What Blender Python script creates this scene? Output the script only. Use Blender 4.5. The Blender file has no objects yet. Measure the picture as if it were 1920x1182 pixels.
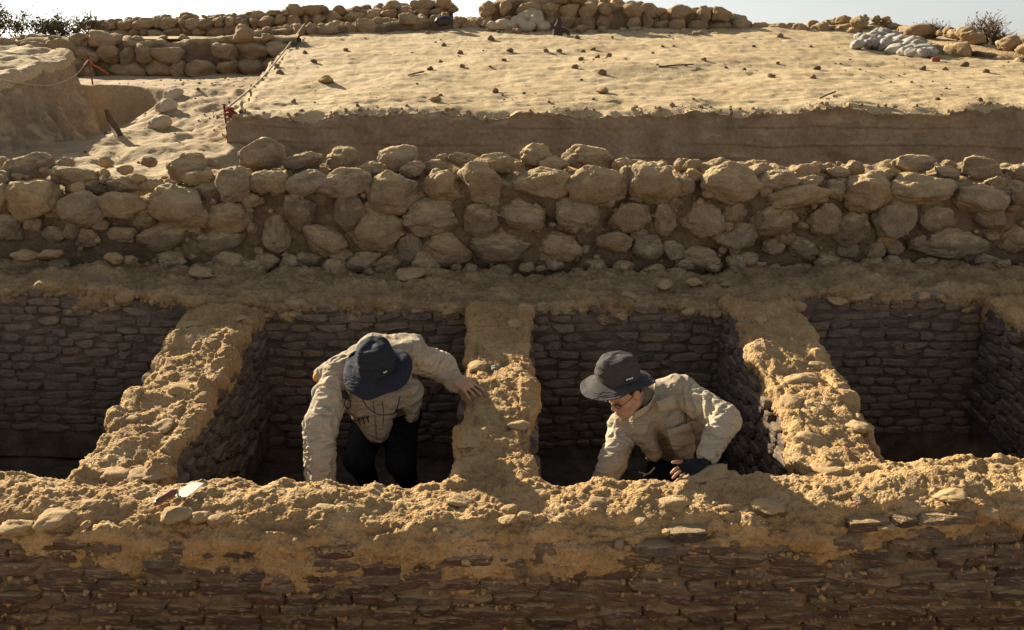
import bpy, math, random
import numpy as np
from mathutils import Vector, Matrix, Quaternion

# ---------------------------------------------------------------- camera, sky, sun, exposure
SC = bpy.context.scene
F_PX, CX, CY = 1867.0, 960.0, 591.0          # the photograph's focal length and centre, in its own pixels
PITCH = math.radians(14.3)
CAM = np.array([0.0, 0.0, 2.0])
cd = bpy.data.cameras.new('camera')
cam = bpy.data.objects.new('camera', cd)
SC.collection.objects.link(cam)
cam.location = CAM.tolist()
cam.rotation_euler = (math.radians(90) - PITCH, 0, 0)
cd.sensor_width = 36.0
cd.lens = 36.0 * F_PX / 1920.0
cd.clip_start = 0.05
cd.clip_end = 8000
cd.dof.use_dof = True
cd.dof.focus_distance = 5.0
cd.dof.aperture_fstop = 11.0
SC.camera = cam

SUN_EL, SUN_AZ = math.radians(22.5), math.radians(-42.0)   # azimuth from +Y, negative is to the left
world = bpy.data.worlds.new('World')
SC.world = world
world.use_nodes = True
wn = world.node_tree
for n in list(wn.nodes):
    wn.nodes.remove(n)
w_out = wn.nodes.new('ShaderNodeOutputWorld')
w_bg = wn.nodes.new('ShaderNodeBackground')
w_sky = wn.nodes.new('ShaderNodeTexSky')
w_sky.sky_type = 'NISHITA'
w_sky.sun_disc = False
w_sky.sun_elevation = SUN_EL
w_sky.sun_rotation = SUN_AZ
w_sky.air_density = 0.8
w_sky.dust_density = 0.7
w_sky.ozone_density = 1.3
w_bg.inputs['Strength'].default_value = 0.052
w_hs = wn.nodes.new('ShaderNodeHueSaturation')
w_hs.inputs['Saturation'].default_value = 0.35
wn.links.new(w_sky.outputs['Color'], w_hs.inputs['Color'])
wn.links.new(w_hs.outputs['Color'], w_bg.inputs['Color'])
wn.links.new(w_bg.outputs['Background'], w_out.inputs['Surface'])

sd_ = bpy.data.lights.new('sun', 'SUN')
sd_.energy = 5.0
sd_.angle = math.radians(0.6)
sd_.color = (1.0, 0.885, 0.68)
sun = bpy.data.objects.new('sun', sd_)
SC.collection.objects.link(sun)
_sv = Vector((math.sin(SUN_AZ) * math.cos(SUN_EL), math.cos(SUN_AZ) * math.cos(SUN_EL), math.sin(SUN_EL)))
sun.rotation_euler = _sv.to_track_quat('Z', 'Y').to_euler()
sun.location = (-8, 12, 12)

SC.view_settings.view_transform = 'Standard'
SC.view_settings.look = 'None'
SC.view_settings.exposure = 1.32
SC.view_settings.gamma = 1.0
SC.render.engine = 'CYCLES'
SC.cycles.use_denoising = True
SC.cycles.max_bounces = 6
SC.cycles.diffuse_bounces = 4
SC.cycles.glossy_bounces = 2
SC.cycles.transmission_bounces = 4
SC.cycles.caustics_reflective = False
SC.cycles.caustics_refractive = False

# ---------------------------------------------------------------- helpers
COL = SC.collection
_ct, _st = math.cos(PITCH), math.sin(PITCH)

def P(u, v, Y=None, Z=None):
    """the point of the place seen at pixel (u, v) of the photograph, at distance Y or height Z"""
    a, b = (u - CX) / F_PX, (v - CY) / F_PX
    d = np.array([a, _ct - b * _st, -_st - b * _ct])
    k = (Y / d[1]) if Y is not None else ((Z - CAM[2]) / d[2])
    return CAM + d * k

def px(Y, z):
    """photograph pixels per metre at a point"""
    return F_PX / (Y * _ct - (z - CAM[2]) * _st)

_rs = np.random.RandomState(11)
_perm = _rs.permutation(256).astype(np.int64)
_grad = _rs.normal(size=(256, 3)); _grad /= np.linalg.norm(_grad, axis=1)[:, None]
_rnd3 = _rs.rand(256, 3)

def _h(ix, iy, iz):
    return _perm[(_perm[(_perm[ix & 255] + iy) & 255] + iz) & 255]

def noise(p):
    p = np.asarray(p, dtype=np.float64)
    if p.ndim > 2: return noise(p.reshape(-1, 3)).reshape(p.shape[:-1])
    i = np.floor(p).astype(np.int64)
    f = p - i
    w = f * f * f * (f * (f * 6 - 15) + 10)
    out = np.zeros(len(p))
    for dx in (0, 1):
        wx = w[:, 0] if dx else 1 - w[:, 0]
        for dy in (0, 1):
            wy = w[:, 1] if dy else 1 - w[:, 1]
            for dz in (0, 1):
                wz = w[:, 2] if dz else 1 - w[:, 2]
                g = _grad[_h(i[:, 0] + dx, i[:, 1] + dy, i[:, 2] + dz)]
                out += wx * wy * wz * (g[:, 0] * (f[:, 0] - dx) + g[:, 1] * (f[:, 1] - dy) + g[:, 2] * (f[:, 2] - dz))
    return out * 1.5

def fbm(p, octaves=4, gain=0.5, ridge=False):
    p = np.asarray(p, dtype=np.float64).copy()
    out = np.zeros(p.shape[:-1]); a = 1.0
    for o in range(octaves):
        n = noise(p + 17.3 * o)
        out += a * ((1 - 2 * np.abs(n)) * 0.7 if ridge else n)
        p = p * 2.03
        a *= gain
    return out

def worley(p):
    p = np.asarray(p, dtype=np.float64)
    if p.ndim > 2: return tuple(q.reshape(p.shape[:-1]) for q in worley(p.reshape(-1, 3)))
    i = np.floor(p).astype(np.int64)
    best = np.full(len(p), 9.0); second = np.full(len(p), 9.0); ident = np.zeros(len(p), dtype=np.int64)
    for dx in (-1, 0, 1):
        for dy in (-1, 0, 1):
            for dz in (-1, 0, 1):
                c = i + np.array([dx, dy, dz])
                h = _h(c[:, 0], c[:, 1], c[:, 2])
                d = np.linalg.norm(c + _rnd3[h] - p, axis=1)
                m = d < best
                second = np.where(m, best, np.minimum(second, d))
                ident = np.where(m, h, ident)
                best = np.where(m, d, best)
    return best, second, ident

def sstep(a, b, x):
    t = np.clip((x - a) / (b - a), 0, 1)
    return t * t * (3 - 2 * t)

def raw_mesh(name, V, F, smooth=True):
    V = np.ascontiguousarray(V, dtype=np.float32); F = np.ascontiguousarray(F, dtype=np.int32)
    me = bpy.data.meshes.new(name)
    k = F.shape[1]
    me.vertices.add(len(V)); me.vertices.foreach_set('co', V.ravel())
    me.loops.add(F.size); me.loops.foreach_set('vertex_index', F.ravel())
    me.polygons.add(len(F)); me.polygons.foreach_set('loop_start', np.arange(0, F.size, k, dtype=np.int32))
    me.polygons.foreach_set('use_smooth', np.full(len(F), smooth, dtype=bool))
    me.update(calc_edges=True)
    return me

def link(name, me, mat=None, parent=None, loc=None, quat=None, scale=None):
    o = bpy.data.objects.new(name, me)
    COL.objects.link(o)
    if mat is not None and me is not None and len(me.materials) == 0:
        me.materials.append(mat)
    if parent is not None:
        o.parent = parent
    if loc is not None: o.location = [float(c) for c in loc]
    if quat is not None:
        o.rotation_mode = 'QUATERNION'; o.rotation_quaternion = quat
    if scale is not None: o.scale = [float(c) for c in scale]
    return o

def tag(o, label=None, cat=None, group=None, kind=None):
    if label: o['label'] = label
    if cat: o['category'] = cat
    if group: o['group'] = group
    if kind: o['kind'] = kind
    return o

def thing(name, label, cat, loc=(0, 0, 0), group=None):
    o = bpy.data.objects.new(name, None)
    COL.objects.link(o)
    o.empty_display_size = 0.1
    o.location = [float(c) for c in loc]
    return tag(o, label, cat, group)

def grid_faces(n, m, wrap=False):
    """quads of an n x m vertex grid (index = i*m + j)"""
    i = np.arange(n - 1)[:, None]; j = np.arange(m if wrap else m - 1)[None, :]
    a = i * m + j; b = i * m + (j + 1) % m
    return np.stack([a, b, b + m, a + m], -1).reshape(-1, 4)

def cube_sphere(n):
    """unit cube-surface points and quads, n cells a side"""
    t = np.tan(np.linspace(-1, 1, n + 1) * math.pi / 4)
    a, b = np.meshgrid(t, t, indexing='ij')
    one = np.ones_like(a)
    V, Fq = [], []
    for k, (x, y, z) in enumerate([(one, a, b), (-one, b, a), (b, one, a), (a, -one, b), (a, b, one), (b, a, -one)]):
        V.append(np.stack([x, y, z], -1).reshape(-1, 3))
        Fq.append(grid_faces(n + 1, n + 1)[:, ::-1] + k * (n + 1) ** 2)
    V = np.concatenate(V); Fq = np.concatenate(Fq)
    key = np.round(V * 1e5).astype(np.int64)
    _, idx, inv = np.unique(key, axis=0, return_index=True, return_inverse=True)
    inv = inv.ravel()
    V = V[idx]; Fq = inv[Fq]
    c = V[Fq].mean(1)
    nrm = np.cross(V[Fq[:, 1]] - V[Fq[:, 0]], V[Fq[:, 2]] - V[Fq[:, 0]])
    flip = (nrm * c).sum(1) < 0
    Fq[flip] = Fq[flip][:, ::-1]
    return V, Fq

def frame_quat(x, y, z):
    m = Matrix(((x[0], y[0], z[0]), (x[1], y[1], z[1]), (x[2], y[2], z[2])))
    return m.to_quaternion()

def nrm(v):
    v = np.asarray(v, dtype=float)
    return v / np.linalg.norm(v)

def rand_quat(rng, tilt=1.0):
    return Quaternion((rng.uniform(-1, 1), rng.uniform(-1, 1), rng.uniform(-1, 1)), rng.uniform(-tilt, tilt)) @ Quaternion((0, 0, 1), rng.uniform(0, 6.283))

def tube_mesh(name, pts, rad, sides=8, closed_ends=True):
    pts = np.asarray(pts, dtype=float); n = len(pts)
    rad = np.broadcast_to(np.asarray(rad, dtype=float), (n,))
    T = np.gradient(pts, axis=0); T /= np.linalg.norm(T, axis=1)[:, None]
    up = np.array([0.0, 0.0, 1.0])
    if abs(T[0] @ up) > 0.9: up = np.array([1.0, 0, 0])
    U = np.cross(T, up); U /= np.linalg.norm(U, axis=1)[:, None]
    W = np.cross(U, T)
    ang = np.arange(sides) * 2 * math.pi / sides
    V = pts[:, None, :] + rad[:, None, None] * (np.cos(ang)[None, :, None] * U[:, None, :] + np.sin(ang)[None, :, None] * W[:, None, :])
    V = V.reshape(-1, 3); Fq = grid_faces(n, sides, wrap=True)
    if closed_ends:
        a, b = len(V), len(V) + 1
        V = np.concatenate([V, pts[:1], pts[-1:]])
        j = np.arange(sides)
        c0 = np.stack([np.full(sides, a), (j + 1) % sides, j, np.full(sides, a)], -1)
        Fq = Fq
        tri0 = np.stack([np.full(sides, a), j, (j + 1) % sides], -1)
        tri1 = np.stack([np.full(sides, b), (n - 1) * sides + (j + 1) % sides, (n - 1) * sides + j], -1)
        me = bpy.data.meshes.new(name)
        me.from_pydata(V.tolist(), [], Fq.tolist() + tri0.tolist() + tri1.tolist())
        me.polygons.foreach_set('use_smooth', np.ones(len(me.polygons), dtype=bool))
        me.update()
        return me
    return raw_mesh(name, V, Fq)

def join_raw(parts):
    V, Fq, k = [], [], 0
    for v, f in parts:
        V.append(v); Fq.append(f + k); k += len(v)
    return np.concatenate(V), np.concatenate(Fq)

# ---------------------------------------------------------------- materials
def material(name, cols, scale=6.0, detail=8.0, bump=0.4, bscale=60.0, rough=0.95, rand=None, dust=None, dust_amt=0.8,
             speck=None, speck_scale=25.0, speck_lo=0.62, local=False, spec=0.15, bdist=0.01, vor=None):
    """layered procedural earth / stone / brick: mottling, optional per-object colour, settled dust, pale specks, bump"""
    m = bpy.data.materials.new(name); m.use_nodes = True
    nt = m.node_tree; N = nt.nodes; L = nt.links
    b = N['Principled BSDF']
    b.inputs['Roughness'].default_value = rough
    b.inputs['Specular IOR Level'].default_value = spec
    tc = N.new('ShaderNodeTexCoord')
    if local:
        info = N.new('ShaderNodeObjectInfo')
        mul = N.new('ShaderNodeVectorMath'); mul.operation = 'SCALE'; mul.inputs[0].default_value = (31.7, 17.1, 53.3)
        L.new(info.outputs['Random'], mul.inputs['Scale'])
        geo = N.new('ShaderNodeNewGeometry')
        add = N.new('ShaderNodeVectorMath'); add.operation = 'ADD'
        L.new(geo.outputs['Position'], add.inputs[0]); L.new(mul.outputs[0], add.inputs[1])
        co = add.outputs[0]
    else:
        geo = N.new('ShaderNodeNewGeometry')
        co = geo.outputs['Position']
    n1 = N.new('ShaderNodeTexNoise'); n1.inputs['Scale'].default_value = scale; n1.inputs['Detail'].default_value = detail
    n1.inputs['Roughness'].default_value = 0.62
    L.new(co, n1.inputs['Vector'])
    r = N.new('ShaderNodeValToRGB'); e = r.color_ramp.elements
    k = len(cols)
    while len(e) < k: e.new(0.5)
    for i, c in enumerate(cols):
        e[i].position = 0.28 + 0.44 * i / max(1, k - 1); e[i].color = (*c, 1)
    L.new(n1.outputs['Fac'], r.inputs['Fac'])
    col = r.outputs['Color']
    if rand:
        rr = N.new('ShaderNodeValToRGB'); ee = rr.color_ramp.elements
        while len(ee) < len(rand): ee.new(0.5)
        for i, c in enumerate(rand):
            ee[i].position = i / max(1, len(rand) - 1); ee[i].color = (*c, 1)
        info2 = N.new('ShaderNodeObjectInfo')
        L.new(info2.outputs['Random'], rr.inputs['Fac'])
        mx = N.new('ShaderNodeMix'); mx.data_type = 'RGBA'; mx.blend_type = 'MULTIPLY'; mx.inputs['Factor'].default_value = 1.0
        L.new(col, mx.inputs['A']); L.new(rr.outputs['Color'], mx.inputs['B'])
        col = mx.outputs['Result']
    n2 = N.new('ShaderNodeTexNoise'); n2.inputs['Scale'].default_value = bscale; n2.inputs['Detail'].default_value = 6; n2.inputs['Roughness'].default_value = 0.65
    L.new(co, n2.inputs['Vector'])
    # fine grain on the colour
    gr = N.new('ShaderNodeMapRange'); gr.inputs['From Min'].default_value = 0.25; gr.inputs['From Max'].default_value = 0.75
    gr.inputs['To Min'].default_value = 0.72; gr.inputs['To Max'].default_value = 1.22
    L.new(n2.outputs['Fac'], gr.inputs['Value'])
    mg = N.new('ShaderNodeMix'); mg.data_type = 'RGBA'; mg.blend_type = 'MULTIPLY'; mg.inputs['Factor'].default_value = 1.0
    L.new(col, mg.inputs['A']); L.new(gr.outputs['Result'], mg.inputs['B'])
    col = mg.outputs['Result']
    if speck:
        n3 = N.new('ShaderNodeTexNoise'); n3.inputs['Scale'].default_value = speck_scale; n3.inputs['Detail'].default_value = 5
        n3.inputs['Roughness'].default_value = 0.7
        mp = N.new('ShaderNodeMapping'); mp.inputs['Scale'].default_value = (0.6, 0.6, 1.6)
        L.new(co, mp.inputs['Vector']); L.new(mp.outputs['Vector'], n3.inputs['Vector'])
        sr = N.new('ShaderNodeMapRange'); sr.inputs['From Min'].default_value = speck_lo; sr.inputs['From Max'].default_value = speck_lo + 0.09
        L.new(n3.outputs['Fac'], sr.inputs['Value'])
        ms = N.new('ShaderNodeMix'); ms.data_type = 'RGBA'
        L.new(sr.outputs['Result'], ms.inputs['Factor']); L.new(col, ms.inputs['A']); ms.inputs['B'].default_value = (*speck, 1)
        col = ms.outputs['Result']
    if dust:
        sx = N.new('ShaderNodeSeparateXYZ')
        g2 = N.new('ShaderNodeNewGeometry')
        L.new(g2.outputs['Normal'], sx.inputs['Vector'])
        ad = N.new('ShaderNodeMath'); ad.operation = 'MULTIPLY_ADD'; ad.inputs[1].default_value = 0.9; ad.inputs[2].default_value = -0.45
        L.new(n1.outputs['Fac'], ad.inputs[0])
        ad2 = N.new('ShaderNodeMath'); ad2.operation = 'ADD'
        L.new(sx.outputs['Z'], ad2.inputs[0]); L.new(ad.outputs[0], ad2.inputs[1])
        dr = N.new('ShaderNodeMapRange'); dr.inputs['From Min'].default_value = 0.40; dr.inputs['From Max'].default_value = 0.80
        dr.inputs['To Max'].default_value = dust_amt
        L.new(ad2.outputs[0], dr.inputs['Value'])
        md = N.new('ShaderNodeMix'); md.data_type = 'RGBA'
        L.new(dr.outputs['Result'], md.inputs['Factor']); L.new(col, md.inputs['A']); md.inputs['B'].default_value = (*dust, 1)
        col = md.outputs['Result']
    L.new(col, b.inputs['Base Color'])
    if bump > 0:
        hsrc = n2.outputs['Fac']
        if vor:
            vo = N.new('ShaderNodeTexVoronoi'); vo.inputs['Scale'].default_value = vor
            L.new(co, vo.inputs['Vector'])
            vm = N.new('ShaderNodeMath'); vm.operation = 'MULTIPLY_ADD'; vm.inputs[1].default_value = -0.6
            L.new(vo.outputs['Distance'], vm.inputs[0]); L.new(hsrc, vm.inputs[2])
            hsrc = vm.outputs[0]
        bp = N.new('ShaderNodeBump'); bp.inputs['Strength'].default_value = bump; bp.inputs['Distance'].default_value = bdist
        L.new(hsrc, bp.inputs['Height']); L.new(bp.outputs['Normal'], b.inputs['Normal'])
    return m

SAND = (0.50, 0.375, 0.195)
M = {}
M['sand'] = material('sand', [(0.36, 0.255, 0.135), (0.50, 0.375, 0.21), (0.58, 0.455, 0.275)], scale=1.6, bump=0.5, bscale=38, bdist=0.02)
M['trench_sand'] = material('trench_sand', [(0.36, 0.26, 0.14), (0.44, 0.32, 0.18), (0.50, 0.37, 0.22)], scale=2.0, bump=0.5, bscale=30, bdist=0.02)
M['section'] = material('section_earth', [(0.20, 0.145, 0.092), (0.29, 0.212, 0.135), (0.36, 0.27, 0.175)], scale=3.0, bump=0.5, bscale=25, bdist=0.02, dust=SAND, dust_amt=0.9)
M['mud'] = material('wall_mud', [(0.31, 0.19, 0.085), (0.43, 0.275, 0.125), (0.53, 0.37, 0.19)], scale=4.0, bump=0.75, bscale=42, bdist=0.014, vor=80)
M['mud2'] = material('ledge_mud', [(0.23, 0.15, 0.075), (0.37, 0.25, 0.125), (0.48, 0.34, 0.18)], scale=6.0, bump=1.0, bscale=30, bdist=0.02, vor=35)
M['mortar'] = material('front_mortar', [(0.13, 0.09, 0.055), (0.21, 0.15, 0.088), (0.34, 0.25, 0.14)], scale=12.0, bump=0.8, bscale=90, bdist=0.012, vor=50)
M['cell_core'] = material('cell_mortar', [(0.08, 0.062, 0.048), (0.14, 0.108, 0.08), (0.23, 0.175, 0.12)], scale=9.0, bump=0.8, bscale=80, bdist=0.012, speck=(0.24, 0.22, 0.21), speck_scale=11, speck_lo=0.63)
M['brick'] = material('front_brick', [(0.55, 0.52, 0.5), (0.85, 0.82, 0.8), (1.0, 0.98, 0.95)], scale=18, bump=0.8, bscale=110, bdist=0.008, local=True,
                      rand=[(0.125, 0.072, 0.053), (0.17, 0.12, 0.085), (0.11, 0.07, 0.054), (0.20, 0.15, 0.11), (0.14, 0.082, 0.06), (0.17, 0.138, 0.115), (0.09, 0.068, 0.057), (0.155, 0.10, 0.07)],
                      dust=(0.42, 0.295, 0.155), dust_amt=0.75, speck=(0.36, 0.29, 0.19), speck_scale=16, speck_lo=0.66)
M['cell_brick'] = material('cell_brick', [(0.5, 0.5, 0.5), (0.85, 0.85, 0.86), (1.05, 1.03, 1.02)], scale=16, bump=0.8, bscale=100, bdist=0.008, local=True,
                           rand=[(0.27, 0.20, 0.145), (0.20, 0.155, 0.12), (0.29, 0.20, 0.135), (0.22, 0.17, 0.13), (0.33, 0.25, 0.17), (0.155, 0.125, 0.10)],
                           dust=(0.30, 0.225, 0.14), dust_amt=0.6, speck=(0.34, 0.31, 0.29), speck_scale=9, speck_lo=0.655)
M['side_brick'] = material('side_brick', [(0.5, 0.5, 0.5), (0.85, 0.85, 0.86), (1.05, 1.03, 1.02)], scale=16, bump=0.8, bscale=100, bdist=0.008, local=True,
                           rand=[(0.16, 0.12, 0.095), (0.12, 0.09, 0.075), (0.20, 0.155, 0.12), (0.14, 0.085, 0.065), (0.17, 0.14, 0.115)],
                           dust=(0.30, 0.22, 0.13), dust_amt=0.6)
M['boulder'] = material('boulder', [(0.66, 0.64, 0.62), (0.92, 0.9, 0.88), (1.12, 1.1, 1.06)], scale=9, bump=0.9, bscale=70, bdist=0.012, local=True, vor=55,
                        rand=[(0.27, 0.20, 0.125), (0.37, 0.275, 0.17), (0.22, 0.165, 0.11), (0.33, 0.265, 0.185), (0.40, 0.29, 0.165), (0.25, 0.20, 0.145)],
                        dust=(0.51, 0.375, 0.195), dust_amt=0.75)  # settled dust, yellowed to put sunlit gold into the boulder tops
M['chip'] = material('stone_chip', [(0.7, 0.68, 0.66), (1.0, 0.98, 0.96)], scale=20, bump=0.6, bscale=90, bdist=0.006, local=True,
                     rand=[(0.31, 0.22, 0.13), (0.38, 0.28, 0.18), (0.25, 0.175, 0.115), (0.30, 0.20, 0.13), (0.42, 0.33, 0.23)], dust=(0.45, 0.32, 0.17), dust_amt=0.5)
M['wall_earth'] = material('wall_earth', [(0.13, 0.09, 0.055), (0.19, 0.135, 0.08), (0.26, 0.185, 0.11)], scale=6.0, bump=0.9, bscale=50, bdist=0.02, dust=(0.45, 0.32, 0.17), dust_amt=0.9, vor=28)
M['far_stone'] = material('far_stone', [(0.66, 0.64, 0.62), (0.92, 0.9, 0.88), (1.1, 1.08, 1.05)], scale=5, bump=0.7, bscale=30, bdist=0.02, local=True,
                          rand=[(0.34, 0.235, 0.13), (0.40, 0.285, 0.16), (0.30, 0.21, 0.125), (0.37, 0.27, 0.165)], dust=(0.48, 0.35, 0.19), dust_amt=0.6)
M['clod'] = material('clod', [(0.7, 0.68, 0.66), (1.0, 0.98, 0.96)], scale=15, bump=0.7, bscale=60, bdist=0.01, local=True,
                     rand=[(0.18, 0.12, 0.08), (0.24, 0.165, 0.10), (0.30, 0.21, 0.125), (0.13, 0.09, 0.065)])

def simple(name, col, rough=0.8, metal=0.0, spec=0.3, noise_amt=0.25, nscale=40, bump=0.0, crease=0.0):
    m = bpy.data.materials.new(name); m.use_nodes = True
    nt = m.node_tree; N = nt.nodes; L = nt.links
    b = N['Principled BSDF']
    b.inputs['Roughness'].default_value = rough; b.inputs['Metallic'].default_value = metal
    b.inputs['Specular IOR Level'].default_value = spec
    geo = N.new('ShaderNodeNewGeometry')
    n1 = N.new('ShaderNodeTexNoise'); n1.inputs['Scale'].default_value = nscale; n1.inputs['Detail'].default_value = 5
    L.new(geo.outputs['Position'], n1.inputs['Vector'])
    mr = N.new('ShaderNodeMapRange'); mr.inputs['From Min'].default_value = 0.3; mr.inputs['From Max'].default_value = 0.7
    mr.inputs['To Min'].default_value = 1 - noise_amt; mr.inputs['To Max'].default_value = 1 + noise_amt
    L.new(n1.outputs['Fac'], mr.inputs['Value'])
    mg = N.new('ShaderNodeMix'); mg.data_type = 'RGBA'; mg.blend_type = 'MULTIPLY'; mg.inputs['Factor'].default_value = 1
    mg.inputs['A'].default_value = (*col, 1); L.new(mr.outputs['Result'], mg.inputs['B'])
    L.new(mg.outputs['Result'], b.inputs['Base Color'])
    if bump:
        bp = N.new('ShaderNodeBump'); bp.inputs['Strength'].default_value = bump; bp.inputs['Distance'].default_value = 0.004
        L.new(n1.outputs['Fac'], bp.inputs['Height']); L.new(bp.outputs['Normal'], b.inputs['Normal'])
        if crease:
            dusty = 'hat' not in name
            mp = N.new('ShaderNodeMapping'); mp.inputs['Scale'].default_value = (4, 4, 13); mp.inputs['Rotation'].default_value = (0.5, 0.35, 0)
            L.new(geo.outputs['Position'], mp.inputs['Vector'])
            nr = N.new('ShaderNodeTexNoise'); nr.inputs['Scale'].default_value = 1.0; nr.inputs['Detail'].default_value = 2.5; nr.inputs['Distortion'].default_value = 1.1
            L.new(mp.outputs['Vector'], nr.inputs['Vector'])
            sb = N.new('ShaderNodeMath'); sb.operation = 'SUBTRACT'; sb.inputs[1].default_value = 0.5; L.new(nr.outputs['Fac'], sb.inputs[0])
            ab = N.new('ShaderNodeMath'); ab.operation = 'ABSOLUTE'; L.new(sb.outputs[0], ab.inputs[0])
            pw = N.new('ShaderNodeMath'); pw.operation = 'POWER'; pw.inputs[1].default_value = 0.6; L.new(ab.outputs[0], pw.inputs[0])
            b2 = N.new('ShaderNodeBump'); b2.inputs['Strength'].default_value = crease; b2.inputs['Distance'].default_value = 0.035; b2.invert = True
            L.new(pw.outputs[0], b2.inputs['Height']); L.new(bp.outputs['Normal'], b2.inputs['Normal'])
            L.new(b2.outputs['Normal'], b.inputs['Normal'])
            # dust rubbed into the cloth
            nd = N.new('ShaderNodeTexNoise'); nd.inputs['Scale'].default_value = 9; nd.inputs['Detail'].default_value = 6; L.new(geo.outputs['Position'], nd.inputs['Vector'])
            md = N.new('ShaderNodeMapRange'); md.inputs['From Min'].default_value = 0.5; md.inputs['From Max'].default_value = 0.75; md.inputs['To Max'].default_value = 0.35 if dusty else 0.0
            L.new(nd.outputs['Fac'], md.inputs['Value'])
            mm = N.new('ShaderNodeMix'); mm.data_type = 'RGBA'; mm.inputs['B'].default_value = (0.36, 0.26, 0.15, 1)
            L.new(md.outputs['Result'], mm.inputs['Factor']); L.new(mg.outputs['Result'], mm.inputs['A']); L.new(mm.outputs['Result'], b.inputs['Base Color'])
    return m
# ---------------------------------------------------------------- shared stone and brick meshes
def stone_data(seed, n, rough=1.0, planes=8):
    if planes is None: planes = (3, 5, 9, 4, 12, 6)[seed % 6]
    rs = np.random.RandomState(seed)
    V, Fq = cube_sphere(n)
    d = V / np.linalg.norm(V, axis=1)[:, None]
    r = np.full(len(d), 1.12)
    for k in range(planes):
        a = nrm(rs.normal(size=3)); off = rs.uniform(0.74, 0.97)
        dot = np.maximum(d @ a, 1e-3)
        c = off / dot
        h = np.clip(0.5 + 0.5 * (c - r) / 0.12, 0, 1)
        r = c + (r - c) * h - 0.12 * h * (1 - h)          # smooth minimum: worn facets
    q = d + seed * 3.17
    r = np.clip(r, 0.3, 1.3) * (1 + rough * (0.20 * fbm(q * 1.2, 2) + 0.075 * fbm(q * 3.5, 3) + 0.03 * fbm(q * 9, 3, 0.6)))
    f1, _, _ = worley(q * 3.0)
    r -= rough * 0.05 * np.clip(0.35 - f1, 0, 1) / 0.35
    return d * r[:, None], Fq

def brick_data(seed, n=9):
    """worn mud brick: squarish block with broken corners and a pitted face"""
    rs = np.random.RandomState(seed)
    V, Fq = cube_sphere(n)
    e = rs.uniform(4.5, 9.0)
    L = (np.abs(V) ** e).sum(1) ** (1 / e)
    V = V / L[:, None]
    for k in range(rs.randint(1, 4)):                      # broken corners
        a = nrm(np.array([rs.choice([-1, 1]) * rs.uniform(.3, 1), rs.uniform(-1, 0), rs.choice([-1, 1]) * rs.uniform(.4, 1)]))
        off = rs.uniform(.92, 1.12); dd = V @ a - off
        V = V - np.clip(dd, 0, 1)[:, None] * a
    q = V * np.array([2.6, 1, 1]) + seed * 5.1
    V = V * (1 + 0.09 * fbm(q * 0.9, 2) + 0.07 * fbm(q * 2.8, 3, 0.6))[:, None]
    V[:, 2] += 0.20 * noise(np.stack([V[:, 0] * 1.1 + seed, V[:, 1] * 0 + seed, V[:, 2] * 0], -1))
    return V, Fq

def variants(tag_, fn, count, mat, base, smooth=True, **kw):
    out = []
    for i in range(count):
        v, f = fn(base + i, **kw)
        me = raw_mesh(tag_, v, f, smooth); me.materials.append(mat); out.append(me)
    return out

BOULDERS = variants('boulder_mesh', stone_data, 26, M['boulder'], 100, n=20, planes=None, rough=0.95)
CHIPS = variants('chip_mesh', stone_data, 10, M['chip'], 200, smooth=False, n=6, planes=12)
FARST = variants('far_stone_mesh', stone_data, 14, M['far_stone'], 300, n=9)
MUDST = variants('mud_stone_mesh', stone_data, 8, material('dusty_stone', [(0.29, 0.19, 0.10), (0.38, 0.26, 0.135), (0.46, 0.335, 0.18)], scale=14, bump=0.8, bscale=90, bdist=0.01, local=True,
                 dust=(0.47, 0.325, 0.165), dust_amt=0.7), 350, n=12, planes=16)
CLODS = variants('clod_mesh', stone_data, 8, M['clod'], 400, n=5)
BR_FRONT = variants('front_brick_mesh', brick_data, 20, M['brick'], smooth=False, base=500)
BR_CELL = variants('cell_brick_mesh', brick_data, 20, M['cell_brick'], smooth=False, base=530)
BR_SIDE = variants('side_brick_mesh', brick_data, 20, M['side_brick'], smooth=False, base=560)

def sheet(name, X, Y, zfn, mat, parent=None):
    gx, gy = np.meshgrid(X, Y, indexing='ij')
    V = np.stack([gx.ravel(), gy.ravel(), np.zeros(gx.size)], -1)
    V[:, 2] = zfn(V[:, 0], V[:, 1])
    return link(name, raw_mesh(name, V, grid_faces(len(X), len(Y))), mat, parent)

def xy(x, y, s, z=0.0):
    return np.stack([x * s, y * s, np.full_like(x, z)], -1)

# ---------------------------------------------------------------- ground
def spread(a, b, n, near=1.0):
    t = np.linspace(0, 1, n)
    return a + (b - a) * t ** near

# unseen near ground with bank and trench added to shade the front wall
def z_shade_bank(x, y):
    return -0.22 + 0.02 * fbm(xy(x, y, 0.8, 3.1), 3) - 0.9 * sstep(3.1, 3.3, y + 0.05 * fbm(xy(x, y * 0, 1.5, 1.0), 2))
tag(sheet('near_shade_bank', np.linspace(-14, 14, 180), np.concatenate([np.linspace(-8, 2.9, 40), np.linspace(2.95, 3.4, 18), np.linspace(3.45, 4.2, 14)]), z_shade_bank, M['trench_sand']), kind='structure')
tag(sheet('chamber_floor', np.linspace(-4.6, 4.6, 150), np.linspace(4.3, 6.8, 60), lambda x, y: -0.74 + 0.05 * fbm(xy(x, y, 2.0, 9.0), 4), M['cell_core']), kind='structure')

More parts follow.
